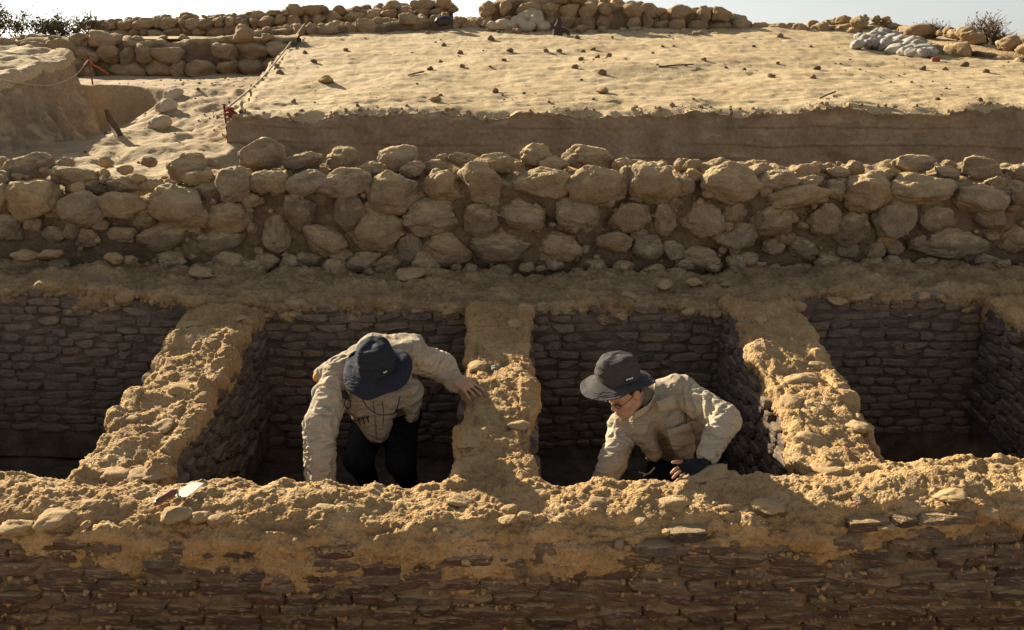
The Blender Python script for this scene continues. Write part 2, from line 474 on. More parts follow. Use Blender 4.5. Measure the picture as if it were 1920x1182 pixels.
# trench floor behind the boulder wall, with a step up and a trampled ramp on the left
def z_trench(x, y):
    low = 1.08 + 0.02 * (y - 8)
    high = 1.70 + 0.035 * (y - 13.2)
    yn = y + 0.16 * fbm(xy(x, y * 0, 1.1, 4.0), 3) + 0.25 * np.sin(x * 1.3)
    step = sstep(12.75, 13.0, yn)
    ramp = sstep(8.6, 13.2, y) ** 0.9
    b = sstep(-4.7, -3.9, x + 0.12 * fbm(xy(x, y, 1.5, 2.0), 2))
    z = low + (high - low) * (step * (1 - b) + ramp * b)
    z += 0.05 * fbm(xy(x, y, 0.9, 5.0), 3) + (0.015 + 0.03 * b) * fbm(xy(x, y * 0.7, 2.6, 6.0), 5, 0.6)
    return z - 0.75 * sstep(-2.75, -2.3, x) * (1 - sstep(9.9, 10.4, y))
tag(sheet('trench_floor', np.concatenate([np.linspace(-14, -7, 30), np.linspace(-6.9, -2, 170), np.linspace(-1.9, 13, 60)]),
          np.concatenate([np.linspace(7.82, 12.3, 120), np.linspace(12.33, 13.6, 60), np.linspace(13.65, 17.5, 60)]), z_trench, M['trench_sand']), kind='structure')

# the excavated sand plateau with its vertical section
def yf(x):
    return 10.0 + 0.09 * fbm(np.stack([x * 1.2, x * 0 + 3.3, x * 0], -1), 4) - 0.015 * x
def xl(y):
    return -2.83 - (y - 10) * 0.118
def z_plat(x, y):
    z = 1.52 + 0.122 * np.minimum(y - 10, 8.6) + 0.01 * np.clip(y - 18.6, 0, 9) - 0.0006 * (x - 1) ** 2
    z = z + 0.10 * sstep(2.0, 4.5, x) * (1 - sstep(10.0, 12.5, y)) 
    z -= 0.018 * np.clip(x - 5.2, 0, 9) * sstep(12, 16, y)
    z += 0.05 * fbm(xy(x, y, 0.55, 7.0), 3) + 0.014 * fbm(xy(x * 0.6, y * 1.6, 2.4, 8.0), 4, 0.6) + 0.012 * fbm(xy(x, y, 7.0, 8.5), 3, 0.6)
    f1, _, _ = worley(xy(x, y, 1.6, 2.2))
    z -= 0.022 * np.clip(0.33 - f1, 0, 1) / 0.33 * (noise(xy(x, y, 0.5, 1.2)) > -0.1)
    z -= (1 - sstep(0.0, 0.7, y - yf(x))) * (0.10 * fbm(xy(x, y * 0, 0.8, 15.0), 2) + 0.02)
    lip = 1 - sstep(0.0, 0.16, y - yf(x))
    z -= lip * (0.035 + 0.06 * fbm(xy(x, y, 2.3, 11.0), 5, 0.6))
    return z
S = np.linspace(0, 1, 620) ** 1.15
T = np.concatenate([np.linspace(0, 0.03, 14), 0.034 + 0.966 * np.linspace(0, 1, 230) ** 1.35])
gs, gt = np.meshgrid(S, T, indexing='ij')
gy0 = 10.0 + gt * 15.0
gx = xl(gy0) + (13.0 - xl(gy0)) * gs
gy = yf(gx) + gt * 15.0
gz = z_plat(gx.ravel(), gy.ravel()).reshape(gx.shape)
# ragged left rim
rim = (1 - sstep(0, 0.2, gx - xl(gy)))
gz -= 0.08 * rim * (0.6 + noise(np.stack([gx.ravel() * 4, gy.ravel() * 4, gx.ravel() * 0], -1)).reshape(gx.shape))
pl = link('sand_plateau', raw_mesh('sand_plateau', np.stack([gx, gy, gz], -1).reshape(-1, 3), grid_faces(len(S), len(T))), M['sand'])
tag(pl, kind='structure')
def strata(x, z, y):
    d = 0.06 * fbm(np.stack([x * 0.8, y, z * 1.6], -1), 5, 0.55) + 0.014 * fbm(np.stack([x * 6, y, z * 9], -1), 3)
    for k, z0 in enumerate((1.36, 1.20, 1.09)):
        zl = z0 + 0.05 * noise(np.stack([x * 0.5, x * 0 + 7.7 * k, x * 0], -1)) + 0.02 * noise(np.stack([x * 2.1, x * 0 + k, x * 0], -1))
        keep = sstep(-0.15, 0.1, noise(np.stack([x * 0.45, x * 0 + 3.3 * k, x * 0 + 5], -1)))
        d = d - keep * 0.012 * np.exp(-((z - zl + .004) / 0.006) ** 2) + keep * 0.022 * np.exp(-np.clip(z - zl, 0, 1) / 0.07) * (z > zl) 
    top = sstep(1.36, 1.52, z)
    f1, _, _ = worley(np.stack([x * 9, z * 9, x * 0], -1))
    return d + top * (0.05 * (0.5 - f1))
K = np.linspace(0, 1, 100)
ks, kk = np.meshgrid(np.arange(len(S)), K, indexing='ij')
tx, ty, tz = gx[:, 0][ks], gy[:, 0][ks], gz[:, 0][ks]
z = tz + (0.3 - tz) * kk
dd = strata(tx.ravel(), z.ravel(), ty.ravel()).reshape(z.shape) * sstep(0, 0.05, kk)
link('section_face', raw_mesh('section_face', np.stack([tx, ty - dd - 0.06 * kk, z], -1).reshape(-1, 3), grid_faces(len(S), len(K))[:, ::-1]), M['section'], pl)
ks, kk = np.meshgrid(np.arange(len(T)), np.linspace(0, 1, 40), indexing='ij')
tx, ty, tz = gx[0, :][ks], gy[0, :][ks], gz[0, :][ks]
zb = z_trench(tx[:, 0] - 0.2, ty[:, 0]) - 0.12
z = tz + (zb[ks] - tz) * kk
dd = 0.06 * fbm(np.stack([tx.ravel(), ty.ravel() * 2.5, z.ravel() * 3], -1), 4).reshape(z.shape) * sstep(0, 0.1, kk)
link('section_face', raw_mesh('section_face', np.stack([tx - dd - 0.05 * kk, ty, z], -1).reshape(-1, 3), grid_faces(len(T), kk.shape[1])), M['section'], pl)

# the unexcavated bank on the left
bx = np.linspace(0, 1, 90) ** 1.6; by = np.linspace(7.4, 13.6, 200)
gi, gj = np.meshgrid(bx, by, indexing='ij')
def xedge(y): return -5.12 - 0.05 * (y - 10) - 1.6 * sstep(12.3, 13.6, y) + 0.09 * fbm(np.stack([y * 1.9, y * 0, y * 0 + 2], -1), 5, 0.6)
gx = xedge(gj.ravel()).reshape(gj.shape) - gi * 9
gz = 1.80 + 0.125 * (gj - 10) + 0.07 * fbm(np.stack([gx.ravel() * 1.6, gj.ravel() * 1.6, gx.ravel() * 0], -1), 5, .6).reshape(gx.shape) - 0.10 * np.exp(-gi * 400)
bank = link('earth_bank', raw_mesh('earth_bank', np.stack([gx, gj, gz], -1).reshape(-1, 3), grid_faces(90, 200)[:, ::-1]), M['sand'])
tag(bank, kind='structure')
kk, kj = np.meshgrid(np.linspace(0, 1, 60), np.arange(200), indexing='ij')
tx, ty, tz = gx[0][kj], gj[0][kj], gz[0][kj]
z = tz + (0.95 - tz) * kk
dd = (0.07 * fbm(np.stack([tx.ravel(), ty.ravel() * 1.6, z.ravel() * 1.6], -1), 4) + 0.05 * fbm(np.stack([tx.ravel(), ty.ravel() * 5, z.ravel() * 2.5], -1), 4, 0.6)).reshape(z.shape) * sstep(0, 0.08, kk)
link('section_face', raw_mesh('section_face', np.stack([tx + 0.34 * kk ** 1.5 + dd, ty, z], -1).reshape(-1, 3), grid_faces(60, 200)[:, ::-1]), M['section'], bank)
kk, ki = np.meshgrid(np.linspace(0, 1, 40), np.arange(90), indexing='ij')
tx, ty, tz = gx[:, -1][ki], gj[:, -1][ki], gz[:, -1][ki]
z = tz + (1.0 - tz) * kk
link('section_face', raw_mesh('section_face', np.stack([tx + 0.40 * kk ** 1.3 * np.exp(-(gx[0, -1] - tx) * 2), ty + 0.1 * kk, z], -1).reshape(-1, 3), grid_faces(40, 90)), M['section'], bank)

# the hilltop behind and the open ground to the horizon
def z_hill(x, y):
    z = 2.34 + 0.02 * (y - 16) + 0.06 * fbm(xy(x, y, 0.5, 1.0), 3)
    z -= 0.05 * np.clip(x - 5, 0, 20)
    z -= 0.8 * sstep(-4.6, -4.1, x) * (1 - sstep(24, 24.8, y)) * (1 - sstep(12.4, 12.9, x))
    return z - 6.0 * sstep(26, 48, y) - 3.0 * sstep(11, 26, np.abs(x))
tag(sheet('hilltop', np.linspace(-34, 34, 150), np.concatenate([np.linspace(16.15, 26, 70), np.linspace(26.5, 52, 30)]), z_hill, M['sand']), kind='structure')
g = np.array([-6000, -2000, -600, -200, -60, -20, 0, 20, 60, 200, 600, 2000, 6000], dtype=float)
tag(sheet('ground', g, g, lambda x, y: np.full_like(x, -3.6), M['sand']), kind='structure')

# ---------------------------------------------------------------- walls: swept mud shells and courses of brick
def sweep_wall(name, parent, mat, axis, lo, hi, c, hw, ztop, drop, ds, disp, r=0.06, ds_low=2.0):
    """axis 'x' or 'y': the way the wall runs from lo to hi at offset c on the other axis; ztop(t, l); disp(V, N, l, d)"""
    n = int((hi - lo) / ds) + 1
    t = np.linspace(lo, hi, n)
    pl_, pd, pnl, pnz = [], [], [], []
    k = max(2, int((0.28 - r) / ds)); k2 = max(2, int((drop - 0.28) / (ds * ds_low))) if drop > 0.3 else 0
    down = np.concatenate([np.linspace(r, 0.28, k + 1), np.linspace(0.28, drop, k2 + 1)[1:]]) if k2 else np.linspace(r, drop, max(3, int((drop - r) / ds)))
    for d in down[::-1]: pl_.append(-hw); pd.append(-d); pnl.append(-1); pnz.append(0)
    na = max(3, int(r * 1.6 / ds))
    for a in np.linspace(0, math.pi / 2, na + 2)[1:-1]:
        pl_.append(-hw + r - r * math.cos(a)); pd.append(-r + r * math.sin(a)); pnl.append(-math.cos(a)); pnz.append(math.sin(a))
    for l in np.linspace(-hw + r, hw - r, max(3, int((2 * hw - 2 * r) / ds))): pl_.append(l); pd.append(0); pnl.append(0); pnz.append(1)
    for a in np.linspace(math.pi / 2, 0, na + 2)[1:-1]:
        pl_.append(hw - r + r * math.cos(a)); pd.append(-r + r * math.sin(a)); pnl.append(math.cos(a)); pnz.append(math.sin(a))
    for d in down: pl_.append(hw); pd.append(-d); pnl.append(1); pnz.append(0)
    pl_, pd, pnl, pnz = map(np.array, (pl_, pd, pnl, pnz))
    m = len(pl_)
    tt = np.repeat(t, m); ll = np.tile(pl_, n); dd = np.tile(pd, n); nl = np.tile(pnl, n); nz = np.tile(pnz, n)
    zz = ztop(tt, ll) + dd
    zero = np.zeros_like(tt)
    if axis == 'x':
        V = np.stack([tt, c + ll, zz], -1); N = np.stack([zero, nl, nz], -1)
    else:
        V = np.stack([c + ll, tt, zz], -1); N = np.stack([nl, zero, nz], -1)
    V = V + N * disp(V, N, ll, dd)[:, None]
    Fq = grid_faces(n, m)
    Fq = Fq[:, ::-1] if axis == 'y' else Fq
    if axis == 'x': Fq = Fq[:, ::-1][:, ::-1]
    return link(name, raw_mesh(name, V, Fq), mat, parent)

def mud_relief(V, amp=1.0):
    """eroded mud: soft swells, sharp broken flakes, grains, pits; rough and smooth patches"""
    rp = 0.3 + 0.9 * sstep(-0.2, 0.35, fbm(V * 3.3 + 21, 2))
    d = 0.018 * fbm(V * 2.7, 3)
    h = fbm(V * np.array([4.5, 4.5, 6.0]) + 3, 5, 0.58) * 2.6
    fl = np.floor(h); fr = h - fl
    d += 0.009 * (fl + sstep(0.44, 0.56, fr) - 0.5)
    h = fbm(V * np.array([11, 11, 13.0]) + 9, 4, 0.58) * 2.0
    fl = np.floor(h); fr = h - fl
    d += 0.005 * (fl + sstep(0.42, 0.58, fr) - 0.5)
    d += 0.0042 * rp * fbm(V * 26.0 + 5, 3, 0.65)
    f1, f2, idn = worley(V * 9.5 + 0.3 * np.stack([noise(V * 9), noise(V * 9 + 5), noise(V * 9 + 9)], -1))
    d += 0.012 * sstep(0.42, 0.30, f1) * (idn % 7 == 0)
    pit, _, pid = worley(V * 15.0 + 40)
    d -= 0.022 * sstep(0.34, 0.12, pit) * (pid % 8 == 0)
    return amp * d

def cap_disp(skirt0, skirt1, amp=1.0, back=0.05):
    def f(V, N, l, d):
        low = sstep(skirt0, skirt1, -d + 0.10 * fbm(V * 2.6 + 8, 3))
        return 0.012 + mud_relief(V, amp) * (1 - 0.5 * low) - back * low
    return f

def core_disp(V, N, l, d):
    return 0.014 * fbm(V * 4, 3) + 0.012 * fbm(V * 18, 3) - 0.006

def courses(parent, meshes, O, U, N, length, ztop, rows, rowh, blen, rng, out=0.014, skip=None, first=0.0, individual=10 ** 9, tiltamp=0.085):
    """bricks laid in courses on a wall face; those past the limit are joined into one part"""
    placed = []
    for r in range(rows):
        s = -rng.uniform(0, blen)
        while s < length:
            l = blen * rng.choice([0.6, 0.8, 0.95, 1.05, 1.2, 1.35]) * rng.uniform(0.9, 1.1)
            mid = s + l / 2
            drop = first + (r + 0.5) * rowh
            if 0 <= mid <= length and not (skip and skip(mid, drop, rng)):
                wob = 0.014 * math.sin(mid * 2.3 + r * 0.35) + 0.008 * math.sin(mid * 6.1 + r * 1.3) + rng.uniform(-0.006, 0.006)
                z = ztop(mid) - drop + wob
                hh = rowh * rng.uniform(0.40, 0.49)
                pos = np.array(O) + np.array(U) * mid + np.array(N) * (-0.045 + out + rng.uniform(-0.014, 0.010))
                pos[2] = z
                q = frame_quat(U, -np.array(N), (0, 0, 1)) @ Quaternion((0, 1, 0), rng.uniform(-tiltamp, tiltamp)) @ Quaternion((0, 0, 1), rng.uniform(-0.06, 0.06))
                placed.append((rng.choice(meshes), pos, q, (l * 0.485, 0.055, hh)))
            s += l
    for me, pos, q, sc in placed[:individual]:
        link('brick', me, None, parent, pos, q, sc)
    rest = placed[individual:]
    if rest:
        parts = []
        for me, pos, q, sc in rest:
            v = np.empty(len(me.vertices) * 3, dtype=np.float32); me.vertices.foreach_get('co', v); v = v.reshape(-1, 3)
            f = np.empty(len(me.polygons) * 4, dtype=np.int32); me.loops.foreach_get('vertex_index', f)
            R = np.array(q.to_matrix())
            parts.append(((v * np.array(sc)) @ R.T + pos, f.reshape(-1, 4)))
        v, f = join_raw(parts)
        o = link('brickwork', raw_mesh('brickwork', v, f), meshes[0].materials[0], parent)
        tag(o, kind='stuff')
    return len(placed)

def crumbs(parent, name, mat, pts, sizes, seed):
    """tiny loose crumbs, far too many to count, as one part"""
    rs = np.random.RandomState(seed)
    base, bf = cube_sphere(2)
    base = base / np.linalg.norm(base, axis=1)[:, None]
    n = len(pts); m = len(base)
    jit = 1 + 0.45 * (rs.rand(n, m) - 0.5)
    sc = sizes[:, None] * (0.6 + 0.7 * rs.rand(n, 3))
    V = base[None] * jit[:, :, None] * sc[:, None, :]
    a = rs.rand(n) * 6.283
    x = V[:, :, 0] * np.cos(a)[:, None] - V[:, :, 1] * np.sin(a)[:, None]
    y = V[:, :, 0] * np.sin(a)[:, None] + V[:, :, 1] * np.cos(a)[:, None]
    V = np.stack([x, y, V[:, :, 2]], -1) + pts[:, None, :]
    Fq = (bf[None] + (np.arange(n) * m)[:, None, None]).reshape(-1, 4)
    o = link(name, raw_mesh(name, V.reshape(-1, 3), Fq, smooth=False), mat, parent)
    return tag(o, kind='stuff')

def top_points(o, n, seed, zmin_n=0.6):
    """random points on the upward faces of a mesh object that stands in world coordinates"""
    me = o.data
    v = np.empty(len(me.vertices) * 3, dtype=np.float32); me.vertices.foreach_get('co', v); v = v.reshape(-1, 3)
    nn = np.empty(len(me.vertices) * 3, dtype=np.float32); me.vertices.foreach_get('normal', nn); nn = nn.reshape(-1, 3)
    ok = np.nonzero(nn[:, 2] > zmin_n)[0]
    rs = np.random.RandomState(seed)
    return v[rs.choice(ok, n)].astype(float), v

# -- the near wall
def z_front(x, l=0):
    pts_x = [-3.6, -2.4, -1.6, -0.6, 0.2, 1.0, 1.45, 1.9, 2.4, 3.6]
    pts_z = [0.055, 0.050, 0.05, 0.010, 0.030, 0.045, 0.075, 0.14, 0.155, 0.16]
    return np.interp(x, pts_x, pts_z) - 0.02 * (np.asarray(l) < -0.15) * 1.0 - 0.05 * sstep(0.05, -0.25, np.asarray(l))
FW_Y, FW_H = 4.27, 0.235
front = thing('front_wall', 'low brick wall with crumbling ochre mud top running along the foreground', 'wall', (0, FW_Y, -0.9))
INV = Matrix.Translation((0, -FW_Y, 0.9))
def put(o):
    """keep the world position of a part whose mesh is in world coordinates"""
    o.matrix_parent_inverse = o.parent.matrix_basis.inverted()
    return o
def adopt(parent):
    parent['kind'] = 'thing'
    for o in parent.children:
        o.matrix_parent_inverse = parent.matrix_basis.inverted()
rng = random.Random(5)
sweep_wall('core', front, M['mortar'], 'x', -3.5, 3.6, FW_Y, FW_H - 0.01, lambda t, l: z_front(t, l) - 0.05, 0.95, 0.012, core_disp, r=0.04)
def front_cap(V, N, l, d):
    spill = 0.02 + 0.11 * np.exp(-((V[:, 0] + 0.1) / 0.6) ** 2) + 0.06 * np.exp(-((V[:, 0] + 1.4) / 0.5) ** 2)
    back_side = l > 0
    low = sstep(0.02, 0.14, -d - np.where(back_side, 0.03, spill + 0.09) + 0.09 * fbm(V * 2.6 + 8, 3))
    rag = 0.035 * np.clip(fbm(V * np.array([5, 5, 7]) + 3, 3), -1, 1) * (np.abs(l) > 0.15)
    face = (N[:, 1] < -0.5) * (0.030 * fbm(V * np.array([4, 4, 9]) + 31, 4, 0.6) - 0.01)
    return 0.012 + mud_relief(V, 1.0) * (1 - 0.3 * low) + rag * (1 - low) - 0.06 * low + face
fcap = sweep_wall('mud_cap', front, M['mud'], 'x', -3.5, 3.6, FW_Y, FW_H, z_front, 0.40, 0.0075, front_cap, r=0.07)
def front_skip(s, drop, r):
    x = s - 3.0
    spill = 0.10 + 0.13 * math.exp(-((x + 0.1) / 0.6) ** 2) + 0.05 * math.exp(-((x + 1.4) / 0.5) ** 2)
    if drop < spill - 0.06: return True
    if drop < spill + 0.03: return r.random() < 0.55
    return r.random() < 0.02
courses(front, BR_FRONT, (-3.0, FW_Y - FW_H, 0), (1, 0, 0), (0, -1, 0), 6.0, lambda s: float(z_front(s - 3.0)) - 0.02, 14, 0.059, 0.195, rng, skip=front_skip, first=0.03, individual=290, out=0.006)
# stones bedded in the top of the near wall
for (u, v, w, h, dy) in [(285, 886, 58, 30, 4.42), (222, 893, 62, 40, 4.34), (300, 850, 66, 34, 4.55), (330, 966, 62, 38, 4.10), (374, 970, 34, 36, 4.07), (410, 976, 40, 30, 4.06),
                         (30, 990, 70, 44, 4.06), (100, 975, 66, 46, 4.06), (955, 955, 30, 22, 4.02), (952, 975, 34, 22, 4.0), (985, 968, 28, 22, 4.03), (415, 1030, 44, 36, 4.03), (700, 985, 26, 24, 4.05),
                         (1330, 890, 90, 34, 4.30), (1555, 880, 70, 34, 4.35), (1660, 985, 46, 20, 4.05), (540, 940, 34, 22, 4.2), (610, 955, 44, 24, 4.12),
                         (870, 940, 60, 30, 4.15), (1120, 945, 50, 30, 4.12), (1260, 945, 60, 34, 4.1), (1440, 950, 54, 30, 4.1), (1780, 930, 60, 30, 4.12), (1850, 960, 50, 26, 4.05), (170, 945, 36, 24, 4.2), (1010, 925, 40, 22, 4.2)]:
    p = P(u, v, Z=0.0)
    for _ in range(4): p = P(u, v, Z=float(z_front(p[0])) - 0.01)
    if p[1] < FW_Y - FW_H: p = P(u, v, Y=FW_Y - FW_H + 0.02)
    p[1] = min(p[1], FW_Y + FW_H + 0.02)
    k = 1 / px(p[1], p[2])
    link('stone', rng.choice(MUDST), None, front, p, rand_quat(rng, 0.3), (w * k * 0.54, (w + h) * k * 0.30, h * k * 0.36))
rs = np.random.RandomState(41)
for i in range(22):
    u = rs.uniform(-40, 1960); v = rs.choice([rs.uniform(970, 1050), rs.uniform(985, 1050), rs.uniform(930, 960)])
    p = P(u, v, Z=0.0)
    for _ in range(4): p = P(u, v, Z=float(z_front(p[0])) - 0.012)
    if p[1] < FW_Y - FW_H: p = P(u, v, Y=FW_Y - FW_H + 0.022)
    p[1] = min(p[1], FW_Y + FW_H - 0.03)
    w = rs.uniform(14, 38); k = 1 / px(p[1], p[2])
    link('stone', (CHIPS[i % 10] if i % 3 else MUDST[i % 8]), None, front, p, rand_quat(rng, 0.6), (w * k * 0.5, w * k * 0.4, w * k * rs.uniform(.18, .32)))
pts, _ = top_points(fcap, 1300, 3, 0.3)
rs = np.random.RandomState(7)
pts[:, 2] += 0.001
crumbs(front, 'mud_crumbs', M['mud'], pts, 0.0035 + 0.010 * rs.rand(len(pts)) ** 3, 8)
rs = np.random.RandomState(19)
n = 1500
fxx = rs.uniform(-2.9, 2.9, n); row = rs.randint(1, 14, n)
fz = z_front(fxx) - 0.02 - 0.03 - row * 0.059 + 0.014 * np.sin((fxx + 3) * 2.3 + row * 0.35) + rs.normal(0, 0.004, n)
okc = noise(np.stack([fxx * 3, fz * 6, fz * 0], -1)) > -0.05
pts = np.stack([fxx, np.full(n, FW_Y - FW_H - 0.012) + rs.normal(0, 0.006, n), fz], -1)[okc]
crumbs(front, 'mortar_crumbs', M['mud'], pts, 0.005 + 0.009 * rs.rand(len(pts)) ** 2, 23)
adopt(front)

# -- the rear wall of the chambers and the ledge above it
def z_rear(t, l):
    lift = np.interp(t, [-5, -3.6, -2.2, -1.65, 0, 1.5, 1.9, 3.3, 5], [.17, .17, .08, .035, .02, .035, .11, .11, .11])
    return 0.385 + lift + (0.075 - 0.5 * lift) * np.clip((np.asarray(l) + 0.45) / 0.8, 0, 1) ** 1.3 + 0.045 * noise(np.stack([np.asarray(t) * 2.3, np.asarray(l) * 3.1, np.asarray(t) * 0 + 7], -1)) * sstep(-0.42, -0.15, np.asarray(l)) - 0.12 * sstep(0.32, 0.42, np.asarray(l)) + 0.03 * noise(np.stack([np.asarray(t) * 0.9, np.asarray(t) * 0, np.asarray(t) * 0 + 1], -1))
rear = thing('rear_wall', 'dark brick wall with earthen ledge along the back of the chambers', 'wall', (0, 6.95, -0.75))
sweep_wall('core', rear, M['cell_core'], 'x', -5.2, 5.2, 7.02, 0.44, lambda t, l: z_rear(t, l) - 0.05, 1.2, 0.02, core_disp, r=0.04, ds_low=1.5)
rcap = sweep_wall('mud_cap', rear, M['mud2'], 'x', -5.2, 5.2, 7.02, 0.45, z_rear, 0.24, 0.0105, lambda V, N, l, d: cap_disp(0.03, 0.16, 1.3, 0.06)(V, N, l, d) + (N[:, 2] > .5) * (0.05 * fbm(V * np.array([2.6, 4, 4]) + 2, 3, .5)), r=0.05)
rng = random.Random(9)
CELLS = [(-3.9, -2.2), (-1.70, -0.28), (0.13, 1.53), (1.87, 3.2)]
for i, (a, b) in enumerate(CELLS):
    courses(rear, BR_CELL, (a, 6.58, 0), (1, 0, 0), (0, -1, 0), b - a, lambda s: float(z_rear(np.array([a + s]), np.array([-0.45]))[0]), 16, 0.064, 0.165, rng,
            skip=lambda s, d, r: d < 0.10 and r.random() < 0.5, first=0.03, individual=74, out=0.006)
for (u, v, w, h, dy) in [(768, 514, 62, 20, 7.15), (714, 536, 36, 20, 7.0), (745, 540, 22, 16, 7.0), (215, 485, 34, 22, 7.1), (245, 487, 26, 18, 7.15), (50, 480, 60, 22, 7.1), (95, 477, 44, 20, 7.15), (375, 512, 46, 18, 7.1), (130, 562, 40, 16, 6.66),
                         (1300, 530, 30, 16, 6.95), (1360, 535, 26, 14, 6.9), (1610, 555, 60, 18, 6.62), (1655, 560, 26, 18, 6.6), (1570, 560, 60, 22, 6.62), (1245, 535, 50, 20, 6.9), (1180, 560, 40, 18, 6.7), (1480, 530, 40, 18, 6.95), (1780, 545, 60, 20, 6.8)]:
    p = P(u, v, Y=dy); k = 1 / px(dy, p[2])
    link('stone', rng.choice(CHIPS if w < 30 else MUDST), None, rear, p, rand_quat(rng, 0.3), (w * k * 0.55, (w + h) * k * 0.28, h * k * 0.55))
rs = np.random.RandomState(43)
pts, _ = top_points(rcap, 230, 14, 0.4)
for i, p in enumerate(pts):
    if abs(p[0]) > 4.2: continue
    w = rs.uniform(.03, .10) * (1.0 if i % 4 else 1.5)
    link('stone', (CHIPS[i % 10] if i % 2 else MUDST[i % 8]), None, rear, p - [0, 0, w * .08], rand_quat(rng, 0.5), (w * .55, w * .42, w * rs.uniform(.2, .4)))
pts, _ = top_points(rcap, 4200, 4, 0.3)
crumbs(rear, 'mud_crumbs', M['mud2'], pts, 0.005 + 0.020 * np.random.RandomState(2).rand(len(pts)) ** 3, 5)
adopt(rear)

# -- the cross walls between the chambers
def cross_wall(x0, x1, label, seed, left_bricks, right_bricks, stones=(), rise=(0.045, 0.41), mats=(None, None)):
    c, hw = (x0 + x1) / 2, (x1 - x0) / 2
    w = thing('cross_wall', label, 'wall', (c, 5.5, -0.74))
    zt = lambda t, l: np.interp(t, [4.3, 4.42, 4.58, 6.45, 6.72], [rise[0] - 0.12, rise[0] - 0.03, rise[0] + 0.015, rise[1], rise[1] - 0.05]) + 0.035 * noise(np.stack([np.asarray(t) * 2.1 + seed, np.asarray(t) * 0, np.asarray(l) * 2], -1))
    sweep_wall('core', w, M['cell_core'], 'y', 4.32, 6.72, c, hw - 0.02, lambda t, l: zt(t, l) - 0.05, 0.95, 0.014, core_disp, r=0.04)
    def disp(V, N, l, d):
        low = sstep(0.05, 0.22, -d + 0.13 * fbm(V * 2.6 + 8 + seed, 3))
        rag = 0.05 * np.clip(fbm(V * 3.2 + seed, 3), -1, 1) * (np.abs(l) > hw * 0.6)
        return 0.012 + mud_relief(V, 1.15) * (1 - 0.5 * low) + rag * (1 - low) - 0.06 * low
    cap = sweep_wall('mud_cap', w, M['mud'], 'y', 4.36, 6.72, c, hw, zt, 0.36, 0.0085, disp, r=0.06)
    rg = random.Random(seed)
    zz = lambda s: float(zt(np.array([4.5 + s]), np.array([0.0]))[0]) - 0.02
    sk = lambda s, d, r: d < 0.12 and r.random() < 0.6
    if left_bricks:
        courses(w, BR_SIDE, (x0, 4.5, 0), (0, 1, 0), (-1, 0, 0), 2.05, zz, left_bricks, 0.066, 0.18, rg, skip=sk, first=0.06, out=0.006)
    if right_bricks:
        courses(w, BR_SIDE, (x1, 4.5, 0), (0, 1, 0), (1, 0, 0), 2.05, zz, right_bricks, 0.066, 0.18, rg, skip=sk, first=0.06, out=0.006)
    for (u, v, ww, h, dy) in stones:
        p = P(u, v, Z=0.2)
        for _ in range(6): p = P(u, v, Z=float(zt(np.array([p[1]]), np.array([0.0]))[0]) - 0.02)
        p[0] = min(max(p[0], x0 + 0.09), x1 - 0.09)
        k = 1 / px(p[1], p[2])
        link('stone', rg.choice(MUDST), None, w, p, rand_quat(rg, 0.25), (ww * k * 0.46, (ww + h) * k * 0.36, h * k * 0.40))
    pts, _ = top_points(cap, 900, seed, 0.45)
    crumbs(w, 'mud_crumbs', M['mud'], pts, 0.004 + 0.011 * np.random.RandomState(seed).rand(len(pts)) ** 3, seed)
    adopt(w)
    return w
cross_wall(-2.17, -1.68, 'rough mud topped cross wall nearest the left edge, behind the trowel', 21, 5, 11,
           [(420, 640, 60, 26, 6.1), (385, 665, 40, 22, 5.95), (345, 735, 60, 30, 5.4), (300, 800, 60, 26, 4.95), (250, 790, 50, 26, 5.0), (360, 610, 50, 20, 6.3), (460, 600, 40, 22, 6.4)])
cross_wall(-0.285, 0.125, 'narrow mud cross wall between the two kneeling people', 22, 6, 6,
           [(880, 690, 46, 26, 5.72), (985, 700, 36, 24, 5.7), (870, 830, 60, 44, 4.9), (975, 800, 40, 30, 5.05), (985, 745, 40, 26, 5.4), (965, 610, 28, 24, 6.35), (925, 650, 40, 20, 6.05)])
cross_wall(1.43, 1.89, 'broad sunlit mud cross wall right of the person in spectacles', 23, 11, 5,
           [(1500, 715, 60, 40, 5.6), (1470, 690, 50, 30, 5.75), (1460, 640, 44, 24, 6.1), (1430, 605, 44, 26, 6.35), (1470, 760, 50, 40, 5.2), (1620, 800, 50, 30, 5.0), (1500, 830, 56, 36, 4.8), (1540, 690, 40, 24, 5.6)], rise=(0.10, 0.44))
cross_wall(3.19, 3.62, 'brick cross wall cut off by the right edge of the photo', 24, 12, 0, (), rise=(0.15, 0.48))
cross_wall(-4.35, -3.93, 'cross wall just past the left edge of the photo', 25, 0, 8, ())

# -- the boulder wall behind
bw = thing('boulder_wall', 'wall of rounded boulders and earth across the middle of the site', 'wall', (0, 7.6, 0.4))
def z_bw(t, l):
    return np.interp(t, [-5, -2.7, -2.2, 0, 5], [0.98, 1.00, 1.09, 1.13, 1.10]) + 0.05 * noise(np.stack([np.asarray(t) * 1.7, np.asarray(l) * 2, np.asarray(t) * 0 + 5], -1)) + 0.10 * sstep(-0.25, 0.25, np.asarray(l))
def bw_disp(V, N, l, d):
    f1, f2, _ = worley(V * np.array([5.2, 5.2, 6.2]) + 3)
    return 0.05 * fbm(V * 2.2, 3) + 0.05 * (0.5 - f1) + 0.02 * fbm(V * 9, 3) + 0.008 * fbm(V * 30, 2)
bcore = sweep_wall('earth_core', bw, M['wall_earth'], 'x', -5.4, 5.6, 7.73, 0.30, z_bw, 0.85, 0.014, bw_disp, r=0.10, ds_low=1.0)
